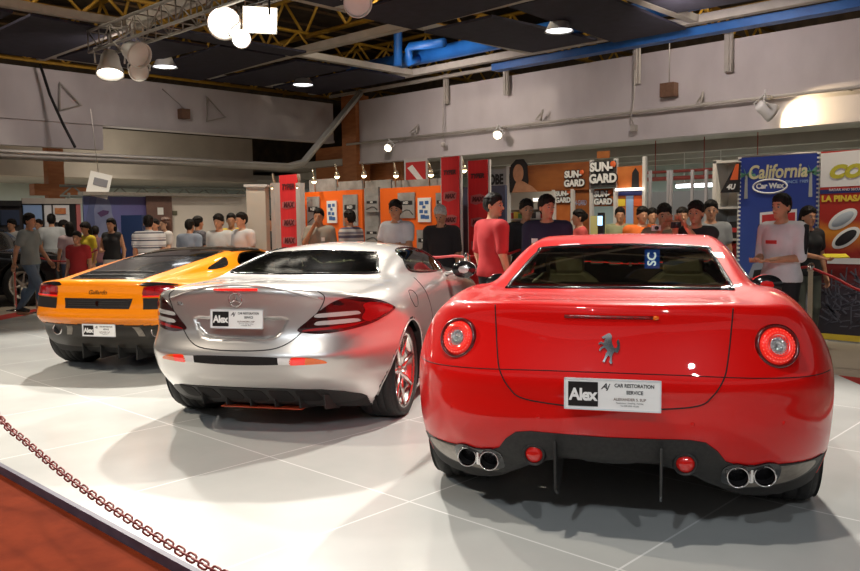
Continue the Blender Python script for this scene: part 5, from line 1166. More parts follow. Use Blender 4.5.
B = MB(); B.prism([(-.22*W_, H_-.70), (.25*W_, H_-.66), (.25*W_, H_-1.02), (-.22*W_, H_-1.08)], -.003, -.001); B.build('card_print', M_w, t)
B = MB(); B.prism([(-.19*W_, H_-.73), (.23*W_, H_-.70), (.23*W_, H_-.99), (-.19*W_, H_-1.04)], -.006, -.003); B.build('red_print', mat('print_red', (.5, .03, .03), .5), t)
B = MB(); B.prism([(-.4*W_, .15), (.48*W_, .15), (.48*W_, .95), (.1*W_, 1.02), (-.3*W_, .9), (-.42*W_, .6)], -.003, -.001); B.build('car_print', mat('print_grey_blue', (.30, .33, .40), .5), t)
B = MB(); B.prism([(-.36*W_, .45), (-.05*W_, .5), (-.02*W_, .85), (-.28*W_, .82)], -.006, -.003); B.build('window_print', M_k, t)
# red banner
a2 = at(822, 152, y=YB-.02); W2 = 2.1; H2 = a2.z+.06
t = thing('banner', 'red and yellow banner with tilted round gadgets, cut by the right edge', 'banner', (a2.x+W2/2, YB-.05, -.06)); B = MB(); B.bb((-W2/2, 0, .02), (W2/2, .02, H2)); B.build('cloth', M_rb, t)
B = MB(); B.prism([(-W2/2, H2-.42), (W2/2, H2-.40), (W2/2, H2), (-W2/2+.55, H2), (-W2/2, H2-.02)], -.003, -.001); B.build('header_print', M_w, t)
B = MB(); B.prism([(-W2/2, H2-.50), (W2/2, H2-.46), (W2/2, H2-.41), (-W2/2, H2-.45)], -.004, -.001); B.build('strip_print', mat('print_dark_blue', (.02, .03, .15), .5), t)
tx('COBRA', .20, mat('print_olive_yellow', (.50, .46, .04), .5), -W2/2+.09, -.008, H2-.25, t, shear=.3, bold=.014, sx=1.15, align='LEFT'); tx('LA PINASAHAN', .095, M_y, -W2/2+.02, -.006, H2-.56, t, bold=.005, align='LEFT'); tx('RADAR AND SECURITY ALARM', .04, M_w, -W2/2+.1, -.006, H2-.455, t, align='LEFT')
for k, (gx, gz, an, mm) in enumerate(((-W2/2+.26, H2-.80, .6, M_w), (-W2/2+.30, H2-1.02, .65, M_k))):
    B = MB(); M = Matrix.Translation((gx, -.006, gz)) @ Matrix.Rotation(-an, 4, 'Y'); B.lathe([(0, 0), (.16, 0), (.18, .003)], n=24, axis='y', M=Matrix.Scale(.5, 4, (0, 0, 1))); B.v = [tuple(M @ Vector(p)) for p in B.v]; B.build('gadget_print', M_w, t)
    B = MB(); B.lathe([(0, 0), (.13, 0), (.14, .003)], n=24, axis='y', M=Matrix.Scale(.42, 4, (0, 0, 1))); M2 = Matrix.Translation((gx, -.010, gz)) @ Matrix.Rotation(-an, 4, 'Y'); B.v = [tuple(M2 @ Vector(p)) for p in B.v]; B.build('gadget_face', mat('print_pale', (.45, .5, .55), .5) if k == 0 else M_k, t)
B = MB(); rr_ = random.Random(7)
for k in range(70):
    x_, z_ = -W2/2+.05+rr_.random()*.6, .15+rr_.random()*.62; a_ = rr_.random()*3; L_ = .05+rr_.random()*.22; B.prism([(x_, z_), (x_+L_*math.cos(a_), z_+L_*math.sin(a_)), (x_+L_*math.cos(a_)+.014, z_+L_*math.sin(a_)+.014), (x_+.014, z_+.014)], -.004, -.001)
B.build('engine_print', mat('print_steel', (.11, .11, .14), .5), t)
B = MB(); B.prism([(-W2/2, .02), (W2/2, .02), (W2/2, .09), (-W2/2, .09)], -.004, -.001); B.build('foot_print', M_y, t); B = MB(); B.prism([(-.95, .93), (W2/2, .93), (W2/2, 1.0), (-.95, 1.0)], -.004, -.001); B.build('caption_print', M_w, t)
# white display shelf beside the banner
a, b_ = at(718, 160, y=YB+.25), at(739, 160, y=YB+.25); t = thing('display_shelf', 'tall white open display shelf beside the blue banner', 'shelf', ((a.x+b_.x)/2, YB+.4, -.06)); w_ = (b_.x-a.x)/2+.05; H3 = a.z+.06
for s in (-1, 1): B = MB(); B.bb((s*w_-.03*(s > 0)-.0, -.2, 0), (s*w_+.05, .2, H3)); B.build('side_panel', mat('shelf_white', (.6, .57, .52), .5), t)
B = MB(); B.bb((-w_, .18, 0), (w_, .2, H3)); B.build('back_panel', mat('shelf_white', (0, 0, 0)), t)
for z in (.3, .75, 1.2, 1.62, H3-.03): B = MB(); B.bb((-w_, -.2, z-.015), (w_, .2, z+.015)); B.build('shelf', mat('shelf_white', (0, 0, 0)), t)
for k, (dx, z, lab) in enumerate(((-.06, 1.215, 'black product box on the white shelf, the left of two'), (.09, 1.215, 'black product box on the white shelf, the right of two'))):
    t2 = thing('product_box', lab, 'box', ((a.x+b_.x)/2+dx, YB+.33, z-.06)); B = MB(); B.bb((-.06, -.08, 0), (.06, .08, .22)); B.build('carton', M_k, t2); B = MB(); B.bb((-.05, -.083, .08), (.05, -.079, .14)); B.build('red_label', mat('print_red', (0, 0, 0)), t2)
for k, dx in enumerate((-.08, .02, .1)): B = MB(); B.bb((-.04, -.06, 0), (.04, .06, .38)); o = B.build('product_box', mat('print_red', (0, 0, 0))); o.location = ((a.x+b_.x)/2+dx, YB+.33, .705); tag(o, 'upright red product box on the middle level of the white shelf', 'box', 'red boxes on the white shelf')
p = at(731, 180, y=YB-.05); t = thing('pennant_sign', 'triangular black and red sign on the white shelf', 'sign', p); B = MB(); B.prism([(-.14, -.16), (.11, -.16), (.12, .22), (.07, .22)], 0, .02); B.build('board', M_k, t); B = MB(); B.prism([(-.01, .0), (.09, .0), (.10, .2), (.06, .2)], -.004, 0); B.build('red_patch', mat('print_orange_red', (.7, .12, .03), .5), t); tx('4U', .09, M_w, .0, -.006, -.09, t, shear=.2, bold=.004)
# ---------------------------------------------------------------- orange booth of the window film seller
YS_ = 12.3
M_brn = noisy('booth_brown_print', (.20, .055, .015), (.36, .12, .03), 2.2, .5, stretch=(.6, 1, 2)); M_orp = noisy('booth_orange_print', (.42, .10, .02), (.55, .17, .04), 3, .5); M_grey = noisy('fascia_grey', (.28, .28, .29), (.33, .33, .34), 3, .5)
M_alw = mat('booth_white_post', (.62, .6, .57), .4)
t = thing('exhibition_booth', 'orange and brown window-film booth with round-lettered signs under the right bulkhead', 'booth', (0, 0, -.06)); T6 = .06
def bpart(name, m, u0, v0, u1, v1, y, th=.05):
    a, b = at(u0, v0, y=y), at(u1, v1, y=y); B = MB(); B.bb((a.x, y, b.z+T6), (b.x, y+th, a.z+T6)); return B.build(name, m, t), a, b
f1, fa, fb = bpart('fascia_board', M_brn, 508, 167, 590, 189.5, YS_)
f0, ga, gb = bpart('grey_fascia', M_grey, 487, 170, 507.5, 190, YS_)
tx('ADOBE', .26, M_k, ga.x-.08, YS_-.01, (ga.z+gb.z)/2+T6+.0, f0, bold=.008, align='LEFT', sx=.52) if False else tx('OBE', .26, M_k, (ga.x+gb.x)/2-.02, YS_-.01, (ga.z+gb.z)/2+T6, f0, bold=.012, sx=.72)
def sun_sign(x, y, z, s, parent, rz=0, board=True):
    dx, dy = math.cos(rz), math.sin(rz)
    if board: pass
    for k, (body, oz, ox) in enumerate((('SUN-', .30, -.06), ('GARD', -.30, .04))):
        for m, bo, off in ((M_k, .085, .0), (M_w, .030, -.014)):
            text('lettering', body, s*.62, m, Matrix.Translation((x+ox*s*dx+off*-dy, y+ox*s*dy+off*dx, z+oz*s)) @ Matrix.Rotation(rz, 4, 'Z') @ Matrix.Rotation(PI/2, 4, 'X'), parent, .003, bold=bo*s, sx=.95)
    B = MB(); M = Matrix.Translation((x+.62*s*dx, y+.62*s*dy, z+.42*s)) @ Matrix.Rotation(rz, 4, 'Z'); B.lathe([(0, -.01), (.16*s, -.01), (.17*s, 0)], n=20, axis='y', M=M.to_3x3().to_4x4(), c=M.translation); B.build('red_dot', mat('print_orange_red', (0, 0, 0)), parent)
p = at(574, 179, y=YS_-.02); sun_sign(p.x, p.y, p.z+T6, .26, f1)
# woman printed at the left of the fascia: head and hair rising above the board
p = at(519, 183, y=YS_-.03); t_w = MB(); t_w.prism([(p.x-.22, fb.z+T6), (p.x-.24, p.z+.20), (p.x-.20, p.z+.40), (p.x-.08, p.z+.50), (p.x+.08, p.z+.50), (p.x+.17, p.z+.38), (p.x+.2, p.z+.1), (p.x+.17, fb.z+T6)], YS_-.02, YS_+.02); w1 = t_w.build('portrait_hair', M_k, f1)
B = MB(); B.prism([(p.x-.10+.12*math.cos(q)+.08, p.z+.24+.17*math.sin(q)) for q in np.linspace(0, 2*PI, 20, endpoint=False)], YS_-.03, YS_-.021); B.prism([(p.x-.17, fb.z+T6), (p.x+.42, fb.z+T6), (p.x+.30, fb.z+T6+.10), (p.x+.06, p.z+.10), (p.x-.06, p.z+.10)], YS_-.028, YS_-.0205); B.build('portrait_face', SKIN, f1)
# round corner sign
s1, sa, sb = bpart('corner_sign_board', mat('sign_dark', (.05, .05, .05), .5), 591, 162, 615, 187, YS_-.10, .04)
p = at(602.5, 173, y=YS_-.12); sun_sign(p.x, p.y, p.z+T6, .33, s1)
B = MB(); q0 = at(603, 157, y=YS_-.1); B.bb((q0.x-.12, YS_-.1, q0.z-.02+T6), (q0.x+.12, YS_-.07, q0.z+.10+T6)); B.build('sign_crest', M_brn, s1)
f2, ha, hb = bpart('fascia_board', M_orp, 616, 167, 643.5, 189, YS_+.0)
B = MB(); p = at(635, 181, y=YS_-.02); B.prism([(p.x-.07, hb.z+T6), (p.x-.06, p.z+.2), (p.x, p.z+.28), (p.x+.06, p.z+.2), (p.x+.07, hb.z+T6)], YS_-.012, YS_-.004); B.build('portrait_print', M_k, f2)
B = MB(); a, b_ = at(616, 188.5, y=YS_-.06), at(643, 190, y=YS_-.06); B.bb((a.x, YS_-.09, b_.z+T6), (b_.x, YS_-.04, a.z+T6)); B.build('light_strip', glow('strip_glow', 2.5, (1, .93, .8)), f2)
for (u0, v0, u1, v1, m_, nm) in ((553, 190, 572, 262, M_orp, 'wall_panel'), (572, 190, 591, 262, M_brn, 'wall_panel'), (591, 189, 614, 206, M_orp, 'sign_panel'), (614, 192, 643, 262, M_orp, 'wall_panel')): bpart(nm, m_, u0, v0, u1, v1, YS_+.06, .03)
p = at(562, 197, y=YS_); sun_sign(p.x, YS_+.03, p.z+T6, .20, t); p = at(602, 198, y=YS_); sun_sign(p.x, YS_+.03, p.z+T6, .22, t); p = at(577, 203, y=YS_); tx('SUN-GARD', .13, M_lb, p.x, YS_+.05, p.z+T6, t, sx=.5)
for u0 in (507.5, 553, 572, 591, 615, 644):
    a = at(u0, 160, y=YS_-.02); B = MB(); B.bb((a.x-.03, YS_-.02, 0), (a.x+.03, YS_+.04, (fb.z if u0 in (553, 572) else fa.z)+T6+.02)); B.build('post', M_alw, t)
for (u0, v0, u1, v1, m_) in ((616, 191, 642, 195, mat('print_dark_blue', (0, 0, 0))), (626, 196, 633, 225, M_lb), (618, 199, 625, 206, M_y), (634, 196, 642, 206, mat('print_orange_red', (0, 0, 0)))): bpart('poster_print', m_, u0, v0, u1, v1, YS_+.045, .012)
# shop shelves seen under the fascia
bx0, bx1 = at(508, 192, y=YS_+1.4), at(553, 240, y=YS_+1.4); B = MB(); B.bb((bx0.x, YS_+1.4, 0), (bx1.x, YS_+1.5, 2.1)); B.build('back_wall', mat('booth_back', (.62, .62, .56), .6), t)
for z in (1.1, 1.3, 1.5, 1.7): B = MB(); B.bb((bx0.x+.05, YS_+1.15, z), (bx1.x-.05, YS_+1.4, z+.015)); B.build('shelf', M_alw, t)
rc = random.Random(3); cols = [mat('pack_green', (.1, .28, .08), .5), mat('pack_yellow', (.7, .5, .06), .5), mat('pack_black', (.03, .03, .03), .5), mat('pack_white', (.6, .6, .6), .5), mat('pack_red', (.45, .03, .02), .5)]
cn = ['green', 'yellow', 'black', 'white', 'red']
for z in (1.115, 1.315, 1.515):
    nn = 9
    for k in range(nn):
        ci = rc.randrange(5); B = MB(); h_ = .10+.05*rc.random(); B.bb((-.05, -.04, 0), (.05, .04, h_)); o = B.build('film_pack', cols[ci]); o.location = (bx0.x+.12+(bx1.x-bx0.x-.24)*k/(nn-1), YS_+1.25, z-.06); tag(o, 'small coloured pack standing on the shelves behind the two young men', 'pack', 'packs on the booth shelves')
B = MB(); B.bb((bx0.x+.1, YS_+.9, .75), (bx0.x+1.2, YS_+1.1, 1.05)); B.build('counter', M_k, t)
B = MB(); a, b_ = at(536, 195, y=YS_+1.2), at(552, 198, y=YS_+1.2); B.bb((a.x, YS_+1.1, 1.86), (b_.x, YS_+1.15, 1.92)); B.build('light_strip', glow('strip_glow', 1), t)
# leaflet stand and small monitor on the booth corner
p = at(600, 232, D=12.6); t2 = thing('brochure_stand', 'small stand with yellow-edged leaflet below the corner sign', 'stand', (p.x, p.y, -.06)); B = MB(); B.bb((-.18, 0, 0), (.18, .25, p.z-.02)); B.build('cabinet', M_alw, t2); B = MB(); B.box((-.05, .02, p.z+.16), (.26, .02, .3)); B.build('leaflet', mat('leaflet_yellow', (.62, .6, .25), .5), t2)
p = at(602, 222, D=12.4); t2 = thing('slim_monitor', 'slim dark upright screen with a blue square, beside the leaflet stand', 'monitor', (p.x+.05, p.y-.1, -.06)); B = MB(); B.box((0, 0, (p.z+.2)/2), (.09, .06, p.z+.2)); B.build('case', M_k, t2); B = MB(); B.box((0, -.035, p.z+.08), (.08, .006, .14)); B.build('screen', glow('screen_blue', 2, (.35, .6, .9)), t2)
# fluorescent tubes and partitions of the area beyond
for k, (lab, u0, v0, u1, v1, z) in enumerate((('long white fluorescent tube glowing beside the white shelf', 686, 186, 718, 184, 0), ('fluorescent tube fixed high behind the booth, seen left of the portrait', 553, 168, 570, 166, 0))):
    a, b_ = at(u0, v0, y=19.0), at(u1, v1, y=19.0)
    if k == 1: continue
    t2 = thing('fluorescent_lamp', lab, 'lamp', ((a.x+b_.x)/2, 19, a.z)); hw = (b_.x-a.x)/2+.25; B = MB(); B.bb((-hw, -.05, .05), (hw, .05, .11)); [B.tube([(q, 0, .1), (q, 0, 3.25-a.z)], .012, 5) for q in (-hw*.7, hw*.7)]; B.build('batten', M_alw, t2); B = MB(); B.tube([(-hw, 0, 0), (hw, 0, 0)], .045, 10); B.build('tube', G_tube, t2)
a = at(644, 170, y=15.5); b2_ = at(720, 170, y=15.5)
B = MB(); B.bb((a.x, 15.5, -.06), (b2_.x+1.0, 15.56, at(680, 191, y=15.5).z)); struct(B.build('wall_partition', noisy('partition_grey_blue', (.34, .37, .37), (.40, .43, .43), 1, .6)))
for u in (650, 668, 671, 692, 706): q = at(u, 190, y=15.46); B = MB(); B.bb((q.x-.025, 15.44, -.06), (q.x+.025, 15.5, q.z+.4)); struct(B.build('trim_partition_post', M_alw))
B = MB(); q = at(680, 178, y=17.8); xa, xb = at(640, 178, y=17.8).x, at(730, 178, y=17.8).x+1; B.tube([(xa, 17.8, q.z), (xb, 17.8, q.z)], .05, 8); B.tube([(xa, 17.8, q.z+.16), (xb, 17.8, q.z+.16)], .035, 8); [B.tube([(x_, 17.8, q.z), (x_, 17.8, 3.26)], .012, 5) for x_ in (xa+.4, (xa+xb)/2, xb-.4)]; tag(B.build('overhead_pipes', noisy('dull_red_pipe', (.30, .05, .04), (.35, .07, .05), 5, .5)), 'pair of dull red pipes above the partition beyond the booth', 'pipe')
# ---------------------------------------------------------------- orange display wall and flags in the middle
YO = 9.35
M_op = mat('bright_orange_panel', (.85, .14, .010), .45); M_gp = noisy('grey_poster', (.22, .21, .20), (.34, .33, .32), 5, .4); M_flag = noisy('flag_red', (.58, .012, .016), (.66, .018, .022), 3, .75, .2, stretch=(6, 1, .3))
t = thing('display_wall', 'bright orange and grey display wall with framed posters behind the silver car', 'display wall', (0, 0, -.06))
def opart(name, m, u0, v0, u1, v1, y, th=.05):
    a, b = at(u0, v0, y=y), at(u1, v1, y=y); B = MB(); z0 = 0 if v1 > 290 else b.z+T6; B.bb((a.x, y, z0), (b.x, y+th, a.z+T6)); return B.build(name, m, t), a, b
for (u0, v0, u1, m_) in ((303, 192.5, 364, M_op), (380, 188.5, 461, M_op)): opart('orange_panel', m_, u0, v0, u1, 300, YO)
opart('grey_panel', M_gp, 364, 188, 380, 300, YO+.02)
for (u0, v0, u1, v1) in ((309, 180, 336, 191), (336.5, 182, 362, 190), (365, 181, 391, 189), (392, 181, 458, 187)): opart('grey_header', M_gp, u0, v0, u1, v1, YO+.25)
def poster(u0, v0, u1, v1, lab, kind):
    a, b = at(u0, v0, y=YO-.02), at(u1, v1, y=YO-.02); w_, h_ = b.x-a.x, a.z-b.z; q = thing('poster', lab, 'poster', ((a.x+b.x)/2, YO-.02, b.z)); B = MB(); B.bb((-w_/2, -.01, 0), (w_/2, .01, h_)); B.build('sheet', M_gp if kind == 'g' else M_w, q)
    B = MB()
    if kind == 'g':
        B.bb((-w_*.38, -.014, h_*.52), (w_*.38, -.011, h_*.68)); B.build('dark_print', M_k, q); tx('RAZZO', h_*.13, M_w, 0, -.017, h_*.60, q, bold=.002, sx=.8*w_/.5); B = MB(); B.tube([(-w_*.4, -.013, h_*.18), (0, -.013, h_*.32), (w_*.2, -.013, h_*.30), (w_*.42, -.013, h_*.12)], .008, 4); B.build('line_print', M_k, q)
    else:
        for (x_, z_, s_) in ((-.2, .78, .16), (.22, .80, .14), (0, .62, .12), (-.22, .44, .14), (.15, .42, .13), (-.1, .22, .17), (.24, .2, .15)): B.bb(((x_-s_)*w_, -.014, (z_-s_*.5)*h_), ((x_+s_)*w_, -.011, (z_+s_*.5)*h_))
        B.build('blue_photos', mat('print_photo_blue', (.05, .13, .35), .5), q)
poster(307, 197, 320, 228, 'grey poster on the orange wall above the beige-shirted man', 'g'); poster(327, 201, 337, 223, 'narrow white poster with blue pictures between the two men at left', 'b'); poster(343, 195, 358, 226, 'grey poster on the orange wall beside the grey panel', 'g')
poster(365.5, 196, 379, 212, 'upper grey poster on the grey strip of the display wall', 'g'); poster(365.5, 226, 379, 243, 'lower grey poster on the grey strip of the display wall', 'g')
poster(398, 193, 415, 218, 'grey poster on the orange wall beside the man with crossed arms', 'g'); poster(418, 198, 431, 222, 'white poster with blue pictures beside the grey-haired man', 'b'); poster(417, 230, 432, 256, 'grey poster low on the wall behind the grey-haired man', 'g'); poster(436, 193, 446, 216, 'narrow grey poster partly behind the first red flag', 'g')
def flag(lab, u0, u1, v0, y, v1=300, words=('TYPER', 'MAX', 'POWER', 'MAX', 'POWER')):
    a, b = at(u0, v0, y=y), at(u1, v0, y=y); w_ = b.x-a.x; H = a.z+.06; q = thing('banner_flag', lab, 'banner', ((a.x+b.x)/2, y, -.06), 0, 'tall red flags by the display wall'); B = MB(); B.bb((-w_/2, 0, .05), (w_/2, .02, H)); B.build('cloth', M_flag, q)
    B = MB(); B.bb((-w_/2-.03, .02, 0), (-w_/2-.0, .05, H)); B.bb((w_/2, .02, 0), (w_/2+.03, .05, H)); B.bb((-w_/2-.03, -.12, 0), (w_/2+.03, .16, .03)); B.build('stand', M_alw, q)
    n_ = 6
    for k in range(n_):
        z = H-.22-k*(H-.4)/n_
        if k: 
            B = MB(); B.prism([(-w_*.36, z+.055), (w_*.1, z+.075), (w_*.38, z+.05), (w_*.34, z-.04), (-w_*.1, z-.075), (-w_*.38, z-.05)], -.004, -.001); B.build('flame_print', mat('print_pink', (.42, .10, .10), .6), q)
        tx(words[0] if k == 0 else words[1], w_*.25, mat('print_dark_red', (.10, .01, .012), .6), 0, -.010, z, q, bold=.006, sx=1.0, shear=.2)
flag('tall red flag nearest the grey-haired man, left of the pair', 441, 458.5, 157.5, 8.55); flag('tall red flag behind the red-shirted man, right of the pair', 468, 487, 161, 8.75); flag('tall red flag standing alone left of the orange display wall', 279, 297, 175.5, 9.1)
M_bulbb = mat('lamp_arm_brass', (.5, .42, .3), .3, metal=.8)
for lab, u, v in (('curved-arm spotlight above the left end of the orange wall', 314, 180), ('curved-arm spotlight above the grey header, second from left', 337, 175), ('curved-arm spotlight above the grey strip', 364, 174), ('curved-arm spotlight between the wood panel and first flag', 396, 174), ('curved-arm spotlight just left of the first tall flag', 431, 173), ('curved-arm spotlight between the two tall flags', 464, 168.5),
                  ('curved-arm spotlight right of the lone red flag', 299, 186), ('curved-arm spotlight left of the lone red flag', 274, 186.5)):
    p = at(u, v, D=12.4 if u == 274 else 13.0) if u in (274, 299) else at(u, v, y=YO-.1); q = thing('arm_lamp', lab, 'lamp', p, 0, 'curved-arm lamps over the display wall'); B = MB(); B.tube([(-.22, .2, -.2), (-.22, .18, .10), (-.16, .1, .20), (-.06, .02, .18), (0, 0, .05)], .012, 6); B.build('arm', M_bulbb, q)
    B = MB(); B.lathe([(.0, .06), (.03, .05), (.05, -.02), (.045, -.025)], n=14); B.build('shade', M_bulbb, q); B = MB(); B.ball((0, 0, -.02), .045, 12, 8); B.build('bulb', G_small, q)
B = MB(); a, b_ = at(404, 160, y=YO+1.0), at(428, 186, y=YO+1.0); B.bb((a.x, YO+1.0, b_.z), (b_.x, YO+1.04, a.z)); B.bb((a.x+.05, YO+1.0, -.06), (a.x+.1, YO+1.04, b_.z)); B.bb((b_.x-.1, YO+1.0, -.06), (b_.x-.05, YO+1.04, b_.z)); o = B.build('picture_board', mat('print_pale_frame', (.5, .5, .5), .5)); tag(o, 'red and white poster board high behind the orange wall', 'sign'); B = MB()
B.bb((a.x+.05, YO+.99, b_.z+.05), (b_.x-.05, YO+1.0, a.z-.05)); B.build('red_print', mat('print_red', (0, 0, 0)), o); B = MB(); B.prism([(a.x+.1, a.z-.15), (a.x+.22, a.z-.1), (b_.x-.1, b_.z+.12), (b_.x-.22, b_.z+.1)], YO+.98, YO+.99); B.build('white_stroke', M_w, o)
B = MB(); a, b_ = at(392, 184, y=YO+1.6), at(700, 184, y=YO+1.6)
p = at(471, 245, y=9.6); B = MB(); a = at(462, 186, y=9.7); b_ = at(505, 186, y=9.7); B.bb((a.x, 9.7, -.06), (b_.x, 9.75, a.z-.02)); tag(B.build('dark_partition', noisy('partition_dark_blue', (.03, .04, .08), (.05, .06, .11), 2, .4)), 'dark blue partition panel between the two tall red flags', 'partition')
# ---------------------------------------------------------------- booths on the left
XL = -17.2
def lpart(B, u0, v0, u1, v1, x=XL, th=.05, floor=False): a, b = at(u0, v0, x=x), at(u1, v1, x=x); B.bb((x-th, a.y, -.06 if floor else b.z), (x, b.y, a.z)); return a, b
M_pur = grad_mat('purple_print', [(0, (.10, .14, .30)), (.45, (.13, .13, .32)), (.8, (.12, .07, .22)), (1, (.14, .07, .20))], 1, 7.2, 10.6, .4, .25)
t = thing('backdrop_wall', 'blue and purple printed backdrop with a large pale face on the left', 'booth', (0, 0, 0)); B = MB(); a, b_ = lpart(B, 83, 196, 170, 196, floor=True); B.build('panel', M_pur, t); zt = a.z
# printed face: brow, nose ridge, eye and cheek tones
def pmark(name, m, pts, th=.006, base=0): 
    q = [at(u, v, x=XL+.004) for u, v in pts]; B = MB(); B.prism([(p.y, p.z) for p in q], XL+base, XL+base+th, 'x'); B.build(name, m, t)
pmark('face_print', noisy('face_print_pale', (.15, .17, .30), (.22, .24, .38), 2.5, .5), [(97, 197), (108, 197), (111, 206), (112, 214), (118, 228), (124, 240), (112, 243), (98, 243), (95, 225), (94, 210)], .006)
pmark('cheek_print', noisy('cheek_print', (.08, .10, .22), (.11, .13, .26), 2.5, .5), [(90, 197), (97, 197), (95, 225), (98, 243), (88, 243), (86, 220)], .005); pmark('eye_print', mat('eye_print', (.08, .04, .12), .5), [(97, 213), (103, 210), (109, 211), (108, 214), (101, 217)], .004, .006)
pmark('swirl_print', mat('swirl_print', (.24, .22, .36), .5), [(125, 221), (150, 217), (168, 219), (168, 222), (150, 221), (128, 226)], .004, .001)
B = MB(); a, b_ = lpart(B, 170.5, 195, 246, 195, x=XL, floor=True); o = B.build('wall_booth_white', noisy('booth_white_wall', (.62, .56, .50), (.68, .62, .56), 1, .7)); struct(o)
B = MB(); p = at(175, 213, x=XL+.02); B.box((XL+.012, p.y, p.z), (.02, .11, .10)); o = B.build('wall_notice', mat('notice_dark', (.12, .11, .07), .5)); tag(o, 'small dark square notice on the white booth wall', 'sign')
B = MB(); a, b_ = at(82, 194, x=XL+.15), at(246, 194, x=XL+.15); B.bb((XL-.05, a.y, a.z-.02), (XL+.2, b_.y, a.z+.05)); tag(B.build('booth_header', M_alu), 'thin metal header bar running over the purple and white booths', 'header')
# dark shelf unit and blue drinks display
p = at(137, 236, D=16.2); t = thing('display_rack', 'dark blue upright display rack behind the man in the striped shirt', 'rack', (p.x, p.y, -.06), -.8); M_db = mat('rack_dark_blue', (.012, .03, .10), .4); B = MB(); B.bb((-.28, -.2, 0), (.28, .2, 1.68)); B.build('cabinet', M_db, t)
for z in (.35, .7, 1.05, 1.35): B = MB(); B.bb((-.24, -.22, z), (.24, -.2, z+.2)); B.build('shelf_goods', mat('rack_blue', (.03, .10, .28), .4), t)
B = MB(); B.bb((-.2, -.21, 1.55), (.2, -.2, 1.63)); B.build('header_label', M_lb, t)
p = at(161, 220, x=XL+.12); t = thing('wall_poster', 'brown poster with a white figure on the purple backdrop, above the woman with a bag', 'poster', (XL+.06, p.y, p.z-.25)); B = MB(); B.box((0, 0, .35), (.02, .62, .9)); B.build('sheet', noisy('poster_brown', (.13, .07, .06), (.18, .1, .08), 6, .5), t); B = MB(); B.box((.014, .02, .45), (.008, .14, .16)); B.build('figure_print', M_w, t)
p = at(129, 243, D=16.4); t = thing('display_table', 'low display table with small goods beside the woman in a black top', 'table', (p.x, p.y, -.06), .5); B = MB(); B.bb((-.6, -.3, .72), (.6, .3, .76)); B.build('top', M_k, t)
for sx_ in (-.55, .55):
    for sy in (-.25, .25): B = MB(); B.bb((sx_-.02, sy-.02, 0), (sx_+.02, sy+.02, .72)); B.build('leg', M_alu, t)
for k, (dx, c_, lab) in enumerate(((-.35, M_w, 'white jar on the low display table'), (-.15, M_k, 'black bottle on the low display table'), (.05, mat('pack_red', (0, 0, 0)), 'red tin on the low display table'), (.3, M_lb, 'light blue bottle on the low display table'))):
    B = MB(); B.lathe([(0, 0), (.045, 0), (.045, .14), (.02, .17), (.02, .2), (0, .2)], n=14); o = B.build('bottle', c_); o.location = (p.x+dx*math.cos(.5), p.y+dx*math.sin(.5), .70); tag(o, lab, 'bottle')
# fabric-covered square pillars at the stall entrance
a, b_ = at(246, 187, D=12.8), at(265, 187, D=12.8); t = thing('lit_pillar', 'pale lit square pillar left of the lone red flag', 'pillar', ((a.x+b_.x)/2, (a.y+b_.y)/2, -.06), -HT); w_ = (b_-a).length/2; B = MB(); B.bb((-w_, 0, 0), (w_, .3, a.z+.06)); B.build('cover', noisy('pillar_cream', (.56, .50, .42), (.62, .55, .47), 1.5, .7), t); B = MB(); B.bb((-w_-.03, -.03, a.z+.06), (w_+.03, .33, a.z+.10)); B.build('cap', M_alw, t)
for lab, u, D_ in (('narrow white post just left of the lone red flag', 275, 12.4), ('narrow white post just right of the lone red flag', 300, 13.0)):
    a = at(u, 183, D=D_); B = MB(); B.bb((-.05, -.05, 0), (.05, .05, a.z+.06)); o = B.build('booth_post', M_alw); o.location = (a.x, a.y, -.06); tag(o, lab, 'post')
# green steel gantry in the distance above the white booths
t = thing('gantry_truss', 'dark green and grey steel gantry above the white booth', 'truss', (0, 0, 0)); B = MB(); q0, q1 = at(60, 190, x=-19.4), at(300, 176, x=-19.4)
[B.tube([(-19.4, y_, -.06), (-19.4, y_, 2.2)], .035, 6) for y_ in (q0.y+.2, q1.y-.2)]; B.tube([(-19.4, q0.y, 2.12), (-19.4, q1.y, 2.12)], .035, 6); B.tube([(-19.4, q0.y, 2.36), (-19.4, q1.y, 2.36)], .035, 6); B.build('chords', noisy('steel_green', (.26, .27, .23), (.32, .33, .28), 5, .6), t); B = MB()
for k in range(24): ya = q0.y+(q1.y-q0.y)*k/24; yb = q0.y+(q1.y-q0.y)*(k+1)/24; B.tube([(-19.4, ya, 2.12+.24*(k % 2)), (-19.4, yb, 2.36-.24*(k % 2))], .02, 5)
B.build('lacing', noisy('steel_green', (0, 0, 0), (0, 0, 0)), t)
